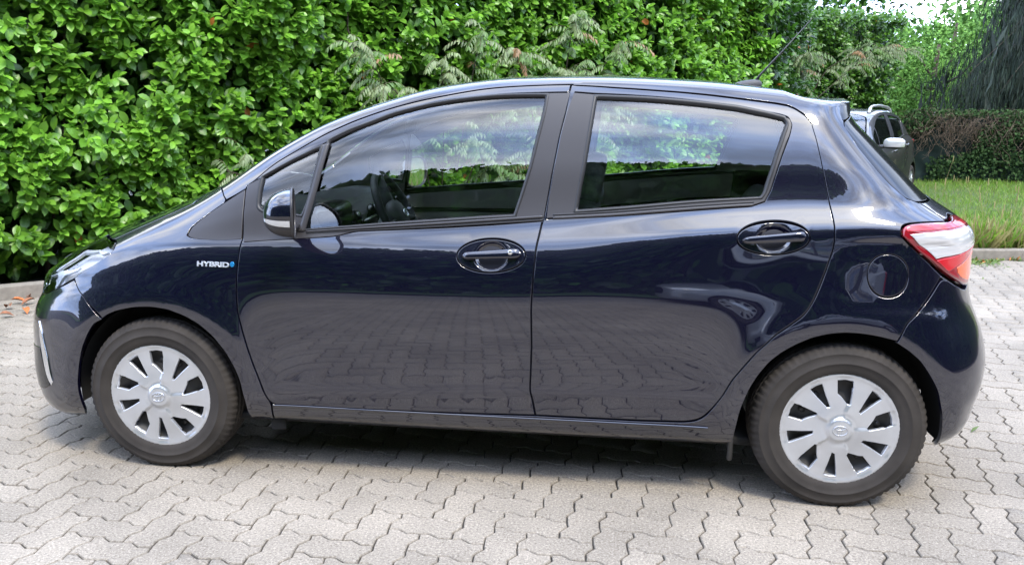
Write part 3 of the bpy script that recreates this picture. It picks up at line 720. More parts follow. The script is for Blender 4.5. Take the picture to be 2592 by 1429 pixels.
    for s in (0,1):
        o=strip('division_bar',Bi,bar,[(-.013,0),(-.012,.0045),(-.003,.0065),(.003,.0065),(.012,.0045),(.013,0)],M['trim'],fdoor[s],both=False,closed=False)
        if s:
            for vv in o.data.vertices: vv.co.y=-vv.co.y
    # --- door handles
    for door,hc,c,e_,key in ((fdoor,h1,c1,e1,True),(rdo,h2,c2,e2,False)):
        def cup(u,v,c=c,e_=e_):
            x=(u-c[0])/e_[0]; y=(v-c[1])/e_[1]
            q=np.sqrt((x/.53)**2+(y/.93)**2); w_=np.clip((1.0-q)/.42,0,1); q2=np.clip(1-(x*x+y*y),0,1)
            return -.019*w_*w_*(3-2*w_)-.0030*q2*(2-q2)+.0012
        Fh=body(0,cup)
        for s in (0,1):
            V2,N2,F2=panel_geo(Fh,hc,gap=.0022,rad=.002,depth=.010,step=.0045,dstep=.005)
            if s: V2,N2,F2=mirror_geo(V2,N2,F2)
            mk('handle_cup',V2,F2,P_,door[s],True,N2)
            # grip bar, swept along the body with a tapering round section
            n=22; us=np.linspace(c[0]-.82*e_[0],c[0]+.86*e_[0],n); vs=np.full(n,c[1]+.05*e_[1])+np.linspace(-.003,.004,n)
            Pq,Nq=SN(us,vs); rows=[]; seg=14
            for i in range(n):
                t=i/(n-1); hgt=(.0150+.0065*t)*min(1,math.sqrt(max(0.02,1-abs(2*t-1)**18))*1.0); th=.011*min(1,math.sqrt(max(.03,1-abs(2*t-1)**18)))
                lift=.012*math.sin(math.pi*t)**.35+.004
                cc=Pq[i]+Nq[i]*lift; upv=np.array([0,0,1.])-Nq[i]*Nq[i][2]; upv/=np.linalg.norm(upv)
                for k in range(seg):
                    a=2*math.pi*k/seg; ca_=math.copysign(abs(math.cos(a))**.6,math.cos(a)); sa_=math.copysign(abs(math.sin(a))**.6,math.sin(a))
                    rows.append(cc+Nq[i]*th*ca_+upv*hgt*sa_*.82)
            Fk=[(i*seg+k,i*seg+(k+1)%seg,(i+1)*seg+(k+1)%seg,(i+1)*seg+k) for i in range(n-1) for k in range(seg)]+[tuple(range(seg)),tuple((n-1)*seg+k for k in range(seg))[::-1]]
            R_=np.array(rows)
            if s: R_=R_*[1,-1,1]
            hd=mk('door_handle',R_,Fk,P_,door[s])
            i=int(n*.80); pc=Pq[i]+Nq[i]*.0275
            if key and not s:
                v,f=lathe([(0,-.001),(.0075,-.001),(.009,.002),(.009,.006)],(pc[0]+.004,pc[1]+.001,pc[2]+.002),18)
                mk('key_cylinder',v,f,M['chrome'],hd)
    # --- fender, trim triangle, body side, bumpers
    dfront=[p for p in fd if p[0]<.46 and p[1]<1.40]                 # front edge of the door, top -> bottom
    dfront=dfront[:dfront.index(min(dfront,key=lambda q:abs(q[1]-.291)+abs(q[0]-.447)))+1]
    tr_top=trim[:7]; tr_bot=trim[10:]                                # tip .. top corner ; bottom right .. tip
    iarch=next(i for i,p in enumerate(farch) if p[0]>-.22)
    arch_f=farch[iarch-1:]
    fender=[(-.36,.846),(-.323,.866),(-.264,.884),(-.223,.908),(-.194,.948),(-.186,1.315),(-.188,1.42),(-.203,1.492),(-.23,1.512),
            (-.15,1.523),(-.05,1.524),(.05,1.524),(.15,1.524),(.216,1.520),(.242,1.447),(.264,1.379)]+[p for p in tr_top[::-1] if p[0]<.26]+[p for p in trim[::-1][:4]]+[(.349,.940)]+\
            [p for p in dfront if p[1]<.93]+[(.452,.285),(.449,.212),(.40,.2),(.365,.205)]+arch_f[::-1][:-1]+[(-.206,.600),(-.224,.622),(-.275,.666),(-.323,.745),(-.354,.828)]
    panel('front_fender',B,fender,P_,car,gap=.0014,rad=.0013,sharp=42)
    tri=[p for p in trim]
    tri[6]=(.342,1.377)
    tP=panel('side_trim',body(.001),[(p[0]+(0.003 if p[0]<.3 else -.004),p[1]) for p in tri],M['trim'],car,gap=.001,sharp=45)
    dbot=[p for p in fd if p[1]<.30 and .44<p[0]<1.46]; rbot=[p for p in rd if p[1]<.30]
    rback=[p for p in rd if p[0]>1.54 and p[1]>.30]
    ftop=[p for p in fd if p[1]>1.401]; ftop=sorted(ftop,key=lambda q:q[0])
    bs=[(.216,1.520),(.15,1.5245),(.30,1.533),(.60,1.540),(1.0,1.545),(1.6,1.545),(2.2,1.545),(2.60,1.54),(2.80,1.50)]
    bs=[(.218,1.524),(.40,1.535),(.60,1.540),(1.0,1.545),(1.6,1.545),(2.2,1.545),(2.60,1.545),(2.80,1.530),(2.86,1.49),(2.812,1.446)]
    bs+= [(2.757,1.404),(2.754,1.307),(2.780,1.199),(2.812,1.089),(2.853,1.007),(2.905,.989),(2.930,.968),(2.945,.944),(2.943,.913)]
    bs+= [(2.870,.915),(2.808,.915),(2.753,.912),(2.722,.907),(2.705,.897),(2.698,.889),(2.695,.871),(2.717,.845),(2.764,.804),(2.822,.778),(2.859,.766),(2.811,.740),(2.76,.71),(2.703,.676),(2.664,.622)]
    bs+= [p for p in rarch if p[0]<2.65]+[(2.02,.208),(1.6,.214),(1.1,.212),(.70,.210),(.452,.212),(.455,.285)]
    bs+= dbot[1:]+[p for p in rbot[::-1] if p[0]>1.46]+rback[::-1]+[p for p in rd[:4][::-1] if p[0]<2.1][0:0]+[(1.545,1.4665)]+ftop[::-1][1:]+[(.344,1.397),(.340,1.380),(.30,1.3755),(.264,1.379),(.242,1.447)]
    panel('body_side',B,bs,P_,car,holes=[UV['fuelc']],gap=.0014,rad=.0015,sharp=40)
    panel('fuel_flap',B,UV['fuelc'],P_,car,both=False,gap=.0014,rad=.0015)
    fa2=farch[:iarch]
    fb=[(UC0,.203),(UC0,1.39),(-1.10,1.38),(-.985,1.30),(-.975,1.0),(-.865,.822),(-.70,.777),(-.56,.772),(-.50,.788),(-.436,.811),(-.362,.836),(-.354,.828)]+[(-.323,.742),(-.275,.663),(-.224,.608),(-.206,.597)]+[p for p in fa2[::-1]]+[(-.385,.207),(-.6,.203),(-.9,.203)]
    panel('front_bumper',B,fb,P_,car,centre=True,gap=.0012,rad=.0013,sharp=42)
    panel('chrome_strip',body(-.004),[(p[0]+.0,p[1]) for p in UV['chrome']],M['chrome'],car,gap=0,rad=.002,depth=.006,dstep=.004)
    panel('fog_bezel',body(-.002),[(-.80,.44),(-.56,.462),(-.512,.345),(-.505,.322),(-.56,.305),(-.63,.30),(-.80,.31)],M['black_gloss'],car,gap=0,rad=.002,depth=.006)
    panel('lower_grille',body(-.003),[(UC0,.27),(UC0,.60),(-1.05,.60),(-.92,.52),(-.86,.35),(-.92,.28)],M['black_gloss'],car,centre=True,gap=0,depth=.01)
    panel('upper_grille',body(-.003),[(UC0,.75),(UC0,.90),(-1.1,.92),(-1.0,.86),(-1.05,.76)],M['black_gloss'],car,centre=True,gap=0,depth=.01)
    fL=UC0; 
    hood=[(UC0,1.42),(-1.10,1.41),(-.985,1.37),(-.81,1.515),(-.56,1.635),(-.444,1.646),(-.303,1.566),(-.238,1.520),(-.15,1.5275),(.0,1.528),(.10,1.530),(.09,1.75),(.0,2.0),(-.4,2.0),(-.9,2.0),(UC0,2.0)]
    panel('bonnet',B,hood,P_,car,centre=True,gap=.0015,sharp=50)
    # windscreen, roof
    ws=[(.0,2.0),(.095,1.75),(.105,1.538),(.3,1.541),(.6,1.547),(.76,1.56),(.84,1.63),(.90,1.8),(.92,2.0)]
    wsp=panel('windscreen',body(.003),ws,M['glass'],car,centre=True,gap=.001,rad=.001,depth=.003)
    rf=[(.925,2.0),(.905,1.8),(.845,1.63),(.77,1.552),(1.0,1.5485),(1.6,1.5485),(2.2,1.5485),(2.60,1.5485),(2.84,1.535),(3.0,1.50),(UC1,1.50),(UC1,2.0)]
    panel('roof',B,rf,P_,car,centre=True,gap=.0015)
    # spoiler end caps and tailgate
    panel('spoiler',body(-.001),[(2.83,1.535),(2.80,1.47),(2.77,1.425),(2.83,1.43),(3.05,1.46),(UC1,1.46),(UC1,1.51),(3.0,1.515)],M['black_gloss'],car,centre=True,gap=0,depth=.03,sharp=50)
    panel('rear_window',body(.004),[(2.80,1.425),(2.763,1.395),(2.762,1.307),(2.788,1.199),(2.820,1.094),(2.858,1.015),(2.905,.995),(3.05,.99),(UC1,.985),(UC1,1.45),(3.05,1.45)],M['black_gloss'],car,centre=True,gap=.001,depth=.01)
    panel('tailgate',B,[(2.910,.984),(3.05,.984),(UC1,.98),(UC1,.70),(3.17,.70),(3.145,.79),(3.14,.86),(3.14,.905),(3.10,.926),(3.05,.929),(2.99,.918),(2.952,.917),(2.952,.944),(2.937,.970)],P_,car,centre=True,gap=.0015,sharp=50)
    rb=[(2.859,.763),(2.877,.761),(2.922,.752),(2.991,.741),(3.04,.737),(3.11,.752),(3.145,.775),(3.168,.70),(UC1,.698),(UC1,.205),(3.3,.205),(3.1,.205),(3.03,.207),(2.965,.214),(2.918,.238),(2.890,.262)]+[p for p in rarch if p[0]>2.65]+[(2.664,.619),(2.703,.674),(2.76,.708),(2.811,.737)]
    panel('rear_bumper',B,rb,P_,car,centre=True,gap=.0012,rad=.0013,sharp=42)
    # --- tail lamps
    lens=body(-.007)
    tl=panel('tail_light',lens,tail,M['red_dark'],car,gap=.002,rad=.006,depth=.02,sharp=40,sig=1.5)
    for s in (0,1):
        for nm,k,mt,hh in (('clear_lens',[(2.725,.877),(2.842,.882),(2.96,.883),(3.10,.884),(3.115,.861),(3.112,.822),(3.02,.815),(2.91,.805),(2.85,.800),(2.821,.797),(2.766,.835),(2.739,.863)],M['white_lens'],-.009),
                      ('red_lens',[(2.823,.793),(2.851,.796),(2.911,.801),(2.983,.810),(3.112,.817),(3.112,.806),(3.04,.797),(2.923,.779),(2.88,.771)],M['red'],-.009),
                      ('amber_lens',[(2.93,.778),(3.04,.792),(3.108,.800),(3.105,.768),(3.03,.751),(2.958,.760),(2.931,.769)],M['orange'],-.009),
                      ('red_reflector',[(2.715,.893),(2.75,.902),(2.87,.904),(3.0,.904),(3.10,.905),(3.10,.890),(2.96,.888),(2.83,.887),(2.72,.884)],M['red'],-.0085)):
            if nm=='clear_lens':
                rib=lambda u,v: .0012*np.abs(((v-.79+.035*(u-2.7))/.0065)%1-.5)
                Fq=body(hh,rib)
            else: Fq=body(hh)
            V2,N2,F2=panel_geo(Fq,k,gap=0,rad=.0015,depth=.004,step=.0045 if nm=='clear_lens' else .012,sharp=40,sig=1.2)
            if s: V2,N2,F2=mirror_geo(V2,N2,F2)
            mk(nm,V2,F2,mt,tl[s],True,N2)
    # --- headlamps
    hl=panel('headlight',body(.0),head,M['lens'],car,gap=.0015,rad=.004,depth=.008,sharp=40)
    for s in (0,1):
        V2,N2,F2=panel_geo(body(.045),off(ccw(dens(head)),.012),gap=0,rad=.002,depth=-.036,raw=True,step=.03)
        if s: V2,N2,F2=mirror_geo(V2,N2,F2)
        mk('lamp_housing',V2,F2,M['lamp_black'],hl[s],True,N2)
        for k,d_ in (([(-.535,1.35),(-.50,1.38),(-.455,1.25),(-.462,.96),(-.366,.935),(-.385,.902),(-.462,.892),(-.480,.870),(-.505,.832),(-.528,.835),(-.512,.885),(-.53,1.10)],.018),
                     ([(-.56,1.40),(-.437,1.525),(-.30,1.480),(-.222,1.36),(-.228,1.40),(-.30,1.498),(-.437,1.545),(-.57,1.44)],.010),
                     ([(-.70,1.30),(-.62,1.38),(-.54,1.36),(-.56,1.30),(-.64,1.30),(-.70,1.20)],.02)):
            V2,N2,F2=panel_geo(body(d_),k,gap=0,rad=.002,depth=.012,sharp=40,sig=1.0,dstep=.004)
            if s: V2,N2,F2=mirror_geo(V2,N2,F2)
            mk('light_guide',V2,F2,M['lamp_chrome'],hl[s],True,N2)
        # projector bowl
        c0=SN(np.array([-.60]),np.array([1.2]))[0][0]; v,f=lathe([(.0,.012),(.03,.006),(.036,-.004),(.04,.0)],(c0[0]+.09,c0[1]+.05,c0[2]-.01),24,axis='x')
        v=np.array(v); 
        if s: v=v*[1,-1,1]
        mk('projector',v,f,M['lamp_chrome'],hl[s])
    # --- rocker sill strip, arch liners, underbody, inner shell
    v,f=[],[]
    Vs,Fs=[],[]
    us=np.linspace(.46,2.06,90)
    for u_ in us:
        for (vv,h) in ((.279,-.001),(.2805,.0035),(.2775,.006),(.272,.0045),(.270,-.001)):
            p,nn=SN(np.array([u_]),np.array([vv+.0005])); Vs.append(p[0]+nn[0]*h)
    Fs=[(i*5+j,i*5+j+1,(i+1)*5+j+1,(i+1)*5+j) for i in range(89) for j in range(4)]
    Vs=np.array(Vs); mk('sill_ledge',Vs,Fs,P_,car); mk('sill_ledge',Vs*[1,-1,1],[q[::-1] for q in Fs],P_,car)
    for cx,arch in ((0.0,farch),(2.51,rarch)):
        for s in (-1,1):
            Vl=[];Fl=[]; n=40
            r1=.356 if cx<1 else .356
            for i in range(n+1):
                a=math.radians(-9+198*i/n)
                for y,r in ((.775,r1+.002),(.76,r1+.005),(.70,r1+.006),(.56,r1)):
                    Vl.append((cx+r*math.cos(a),s*y,.292+r*math.sin(a)))
            for i in range(n):
                for j in range(3): Fl.append((i*4+j,i*4+j+1,(i+1)*4+j+1,(i+1)*4+j))
            k0=len(Vl)
            for i in range(n+1): a=math.radians(12+156*i/n); Vl.append((cx+r1*math.cos(a),s*.56,.292+r1*math.sin(a)))
            Vl.append((cx,s*.56,.25)); Fl+=[(k0+i,k0+i+1,len(Vl)-1) for i in range(n)]
            mk('arch_liner',Vl,Fl,M['under'],car)
    # inner shell behind the panel gaps, open at the windows and the arches
    sh=[(-.30,.84),(-.2,.93),(-.15,1.30),(-.20,1.50),(.0,1.51),(.30,1.515),(.60,1.52),(1.0,1.525),(1.6,1.525),(2.2,1.525),(2.60,1.52),(2.74,1.45),(2.735,1.30),(2.77,1.15),(2.83,.99),(2.90,.965),(2.90,.93),(2.68,.93),(2.66,.87),(2.74,.79),(2.82,.76),(2.70,.68),(2.64,.63)]+[(p[0],p[1]+.006) for p in rarch if p[0]<2.64]+[(2.14,.235),(1.1,.225),(.46,.225)]+[(p[0],p[1]+.006) for p in arch_f[::-1]]
    gh=[off(ccw(dens(g)),-.014) for g in (fgl,qgl,rgl_)]
    V2,N2,F2=panel_geo(body(.015),dens(sh),gh,gap=0,rad=.001,depth=.004,raw=True,step=.04)
    mk('body_shell',V2,F2,M['paint_in'],car,True,N2); a,b,c=mirror_geo(V2,N2,F2); mk('body_shell',a,c,M['paint_in'],car,True,b)
    # floor pan and undertray
    v,f=join(box(1.25,0,.20,2.0,1.50,.03,.008),box(-.30,0,.22,.72,1.1,.03,.008),box(2.68,0,.26,.40,1.1,.03,.008),box(1.9,.25,.185,.9,.10,.06,.02))
    mk('underbody',v,f,M['under'],car)
    for x_,s_ in ((.42,-1),(.42,1),(2.13,-1),(2.13,1)):
        v,f=box(x_+(.03 if x_<1 else .02),s_*.775,.188 if x_<1 else .178,.06 if x_<1 else .02,.02,.05 if x_<1 else .085,.008); mk('mud_flap',v,f,M['under'] if x_<1 else M['steel'],car)
    # --- interior
    lin=[(.12,.985),(.14,1.515),(.3,1.518),(.6,1.525),(.76,1.55),(.84,1.63),(.90,1.8),(.92,2.0),(1.6,2.0),(2.3,2.0),(2.60,2.0),(2.62,1.7),(2.72,1.47),(2.70,1.30),(2.73,1.15),(2.79,.985),(1.5,.985),(.7,.985)]
    V2,N2,F2=panel_geo(body(.034),lin,[off(ccw(dens(g,True,.008)),-.010) for g in (fgl,qgl,rgl_)],gap=0,rad=.001,depth=-.022,raw=False,step=.05,sharp=60)
    a,b,c=mirror_geo(V2,N2,F2); n=len(V2)
    mk('headliner',np.concatenate([V2,a]),F2+[tuple(i+n for i in q) for q in c],M['headliner'],car,True,np.concatenate([N2,b]))
    for u0,u1 in ((.40,1.42),(1.52,2.30)):
        for s in (1,-1):
            for (va,vb,mt,ins) in ((.86,.978,M['card_light'],.045),(.30,.855,M['card_dark'],.060)):
                q=[(u0,va),(u1,va),(u1,vb),(u0,vb)] if u0<1 or va>.5 else [(u0,va),(1.98,va),(2.06,.42),(2.15,.56),(2.26,.66),(u1,.70),(u1,vb),(u0,vb)]
                V2,N2,F2=panel_geo(body(ins),q,gap=0,rad=.002,depth=-.03,step=.06)
                if s<0: V2,N2,F2=mirror_geo(V2,N2,F2)
                mk('door_card',V2,F2,mt,car,True,N2)
            if s<0 or True:
                # arm rest moulding with a dark pocket below it
                us=np.linspace(u0+.06,u1-.05,24); P1,n1=SN(us,np.full(24,.80)+.02*np.sin(np.linspace(0,3,24)))
                pts=P1-n1*.085
                if s<0: pts=pts*[1,-1,1]
                v,f=tube(pts.tolist(),.028,8,flat=.6); mk('arm_rest',v,f,M['dash_light'],car)
    # dashboard: lofted section across the car
    sec=[(.16,.93),(.24,.965),(.36,.985),(.46,.975),(.53,.945),(.555,.90),(.545,.86),(.56,.80),(.60,.74),(.585,.66),(.52,.58),(.45,.50),(.30,.48)]
    ys=np.linspace(-.70,.70,29); Vd=[];Fd=[];m=len(sec)
    for y in ys:
        hump=.045*math.exp(-((y+.37)/.17)**2); cen=.03*math.exp(-((y)/.2)**2)
        for k,(x,z) in enumerate(sec):
            w=1 if 2<=k<=5 else (.6 if k in (1,6) else 0)
            Vd.append((x+(hump+cen)*.6*w,y,z+hump*w-.02*(abs(y)/.7)**3*(1 if k<6 else 0)))
    for i in range(len(ys)-1):
        for k in range(m-1): Fd.append((i*m+k,i*m+k+1,(i+1)*m+k+1,(i+1)*m+k))
    dk=[q for q in Fd if (q[0]%m)<5]; lt=[q for q in Fd if (q[0]%m)>=5]
    dsh=mk('dashboard',Vd,dk,M['dash_dark'],car); mk('dash_fascia',Vd,lt,M['dash_light'],dsh)
    v,f=join(*[superell((.575,y,.885),(.028,.060,.05),.8,20,10) for y in (-.66,-.14,.14,.64)]); mk('air_vent',v,f,M['cluster'],dsh)
    v,f=superell((.56,-.37,.935),(.05,.16,.065),.6,24,10); mk('instrument_cluster',v,f,M['cluster'],dsh)
    v,f=box(.60,0,.82,.02,.22,.14,.01); mk('centre_screen',v,f,M['cluster'],dsh)
    # steering wheel
    th=math.radians(27); cc=Vector((.835,-.37,.945)); ax=Vector((math.cos(th),0,math.sin(th)*1.0)); 
    e1_=Vector((0,1,0)); e2_=ax.cross(e1_).normalized()
    ring=[cc+e1_*(.184*math.cos(t))+e2_*(.184*math.sin(t)) for t in np.linspace(0,2*math.pi,48,endpoint=False)]
    sw=empty_part('steering_wheel',tuple(cc),car,None,lambda q:q)
    v,f=tube(ring,.0155,12,closed=True); mk('rim',v,f,M['dash_dark'],sw)
    parts=[]
    for a,w in ((math.radians(12),.02),(math.radians(168),.02),(math.radians(-90),.026),(math.radians(90),.0)):
        if w: parts.append(tube([cc+ax*.0-ax*.02,cc+(e1_*math.cos(a)+e2_*math.sin(a)*(-1))*.10-ax*.012,cc+(e1_*math.cos(a)+e2_*math.sin(a)*(-1))*.18],[w*1.4,w,w*.8],8,flat=.5))
    v,f=join(*parts); mk('spokes',v,f,M['dash_dark'],sw)
    v,f=superell((cc.x-.002,cc.y,cc.z),(.032,.075,.07),.8,24,12,rot=(0,-th,0)); hb=mk('airbag_cover',v,f,M['dash_dark'],sw)
    pc=cc+ax*.035
    def er(rx,ry,oz,tk): return tube([pc+e1_*(rx*math.cos(t))+e2_*(oz+ry*math.sin(t)) for t in np.linspace(0,2*math.pi,24,endpoint=False)],tk,6,closed=True)
    v,f=join(er(.024,.0165,0,.0022),er(.008,.015,0,.002),er(.016,.006,.008,.002)); mk('emblem',v,f,M['chrome'],hb)
    # seats
    def seat(x,y,w):
        s_=empty_part('seat',(x,y,.30),car,None,lambda q:q)
        v,f=superell((x,y,.42),(.27,w,.10),.45,28,14); mk('cushion',v,f,M['seat'],s_)
        v,f=superell((x+.30,y,.74),(.085,w*.96,.32),.45,28,16,rot=(0,math.radians(18),0)); mk('backrest',v,f,M['seat'],s_)
        v,f=superell((x+.41,y,1.085),(.05,.125,.085),.55,20,12,rot=(0,math.radians(12),0)); mk('headrest',v,f,M['seat'],s_)
    seat(1.20,-.37,.25); seat(1.20,.37,.25); 
    s_=empty_part('rear_bench',(2.1,0,.3),car,None,lambda q:q)
    v,f=superell((1.98,0,.42),(.27,.60,.11),.35,32,14); mk('cushion',v,f,M['seat'],s_)
    v,f=superell((2.32,0,.72),(.09,.60,.32),.35,32,16,rot=(0,math.radians(20),0)); mk('backrest',v,f,M['seat'],s_)
    # rear-view mirror and seat belts
    v,f=superell((.80,.0,1.295),(.018,.115,.035),.5,24,12,rot=(0,math.radians(15),math.radians(8))); mk('rear_view_mirror',v,f,M['dash_dark'],car)
    v,f=tube([(.80,0,1.30),(.77,0,1.36),(.80,0,1.40)],.012,8); mk('mirror_stalk',v,f,M['dash_dark'],car)
    # --- door mirrors
    for s in (-1,1):
        cx,cy,cz=.563,s*.925,1.024
        e=empty_part('door_mirror',(cx,cy,cz),fdoor[0 if s<0 else 1],None,lambda q:q)
        ra_=math.radians(-19)*s; cr_,sr_=math.cos(ra_),math.sin(ra_)
        def RT(V_):
            V_=np.array(V_,float); dx=V_[:,0]-cx; dy=V_[:,1]-cy; V_=V_.copy(); V_[:,0]=cx+dx*cr_-dy*sr_; V_[:,1]=cy+dx*sr_+dy*cr_; return V_
        nu,nv=28,14; Vm=[];Fm=[]
        for i in range(nv+1):
            a=math.pi/2*i/nv                                   # 0 rim .. pi/2 nose
            for k in range(nu):
                t=2*math.pi*k/nu
                c_,s_=math.copysign(abs(math.cos(t))**.75,math.cos(t)),math.copysign(abs(math.sin(t))**.75,math.sin(t))
                rr=math.cos(a)**.75; x=-.098*math.sin(a)
                Vm.append((cx+.04+x+.0*c_, cy+s*.105*c_*rr+s*.012*(1-rr), cz-.002+.083*s_*rr-.02*(1-rr)*(1 if s_>0 else .2)))
        for i in range(nv):
            for k in range(nu): Fm.append((i*nu+k,i*nu+(k+1)%nu,(i+1)*nu+(k+1)%nu,(i+1)*nu+k))
        Vn=np.array(Vm)
        up=[q for q in Fm if sum(Vn[j][2] for j in q)/4>cz-.012]; lo=[q for q in Fm if sum(Vn[j][2] for j in q)/4<=cz-.012]
        mk('mirror_cap',RT(Vn),up,M['paint'],e); mk('mirror_shell',RT(Vn),lo,M['trim'],e)
        v,f=tube([(cx+.042,cy+s*.105*math.copysign(abs(math.cos(t))**.75,math.cos(t)),cz-.002+.083*math.copysign(abs(math.sin(t))**.75,math.sin(t))) for t in np.linspace(0,2*math.pi,40,endpoint=False)],.0045,8,closed=True)
        mk('mirror_frame',RT(v),f,M['trim'],e)
        g=[(cx+.038,cy+s*.099*math.copysign(abs(math.cos(t))**.75,math.cos(t)),cz-.002+.077*math.copysign(abs(math.sin(t))**.75,math.sin(t))) for t in np.linspace(0,2*math.pi,40,endpoint=False)]
        mk('mirror_glass',RT(g),[tuple(range(40)) if s>0 else tuple(range(40))[::-1]],M['mirror'],e,smooth=False)
        # indicator strip on the lower front of the housing
        Vi=[];Fi=[]
        for i in range(13):
            a=.05+1.15*i/12
            for k,tz in enumerate((-.10,-.22,-.34)):
                t=tz if s<0 else tz
                c_,s_=abs(math.cos(t))**.75,-abs(math.sin(t))**.75; rr=math.cos(a)**.75
                Vi.append((cx+.04-.098*math.sin(a)-.001, cy+s*.107*c_*rr+s*.012*(1-rr)+s*.002, cz-.002+.083*s_*rr*1.0-.004*(1-rr)))
        for i in range(12):
            for k in range(2): Fi.append((i*3+k,i*3+k+1,(i+1)*3+k+1,(i+1)*3+k))
        mk('indicator',RT(Vi),Fi,M['indicator'],e)
        v,f=tube([(cx-.03,s*.76,cz-.075),(cx-.02,s*.82,cz-.068),(cx-.005,s*.87,cz-.060)],[.034,.028,.024],12,flat=.55,up=(0,0,1)); mk('mirror_foot',v,f,M['trim'],e)
    # --- badge on the fender: HYBRID with a small blue flash
    cu=bpy.data.curves.new('badge_text','FONT'); cu.body='HYBRID'; cu.size=.0265; cu.extrude=.0012; cu.bevel_depth=.0005; cu.space_character=.98; cu.offset=.0004
    to=bpy.data.objects.new('badge_text',cu); COL.objects.link(to); dg=bpy.context.evaluated_depsgraph_get(); me=bpy.data.meshes.new_from_object(to.evaluated_get(dg))
    vv=np.array([tuple(q.co) for q in me.vertices]); ff=[tuple(p.vertices) for p in me.polygons]; bpy.data.objects.remove(to)
    w=vv[:,0].max()-vv[:,0].min(); vv[:,0]-=vv[:,0].min(); vv[:,0]*=.125/w
    vv[:,1]*=.019/(vv[:,1].max()-vv[:,1].min())
    u=.182+vv[:,0]; v_=.812-vv[:,0]*.055+vv[:,1]
    Pb,Nb=SN(u,v_); mk('badge',Pb+Nb*(vv[:,2:3]+.0022),ff,M['badge'],car,smooth=False)
    aa=np.linspace(0,2*math.pi,20,endpoint=False); u=.318+.0085*np.cos(aa)*1.0; v_=.816+.010*np.sin(aa)
    V2,N2,F2=panel_geo(body(-.002),list(zip(u,v_)),gap=0,rad=.001,depth=.002,raw=True,step=.01); mk('badge_emblem',V2,F2,M['blue_badge'],car)
    # --- roof aerial
    p0,_=SN(np.array([1.965]),np.array([1.96])); p0=p0[0]; p0[0]=2.32; p0[1]=0.0
    zt=float(SN(np.array([2.32]),np.array([1.99]))[0][0][2])
    an=empty_part('roof_aerial',(2.235,0,zt),car,None,lambda q:q)
    v,f=superell((2.235,0,zt+.006),(.068,.027,.028),.8,24,12); v=np.array(v); v[:,2]+= .012*(v[:,0]-2.235)/.068; mk('aerial_base',v,f,M['dash_dark'],an)
    v,f=tube([(2.272,0,zt+.025),(2.292,0,zt+.055),(2.367,0,zt+.14),(2.369,0,zt+.142),(2.485,0,zt+.280)],[.008,.0045,.0038,.0026,.002],8); mk('mast',v,f,M['rubber'],an)
    # --- wheels
    for cx in (0.0,2.51):
        for s in (-1,1):
            wheel(car,'wheel',cx,s*(.742 if cx<1 else .740),.293,s,math.radians(-6.5 if cx<1 else -2))
    return car
hatch = build_hatch()

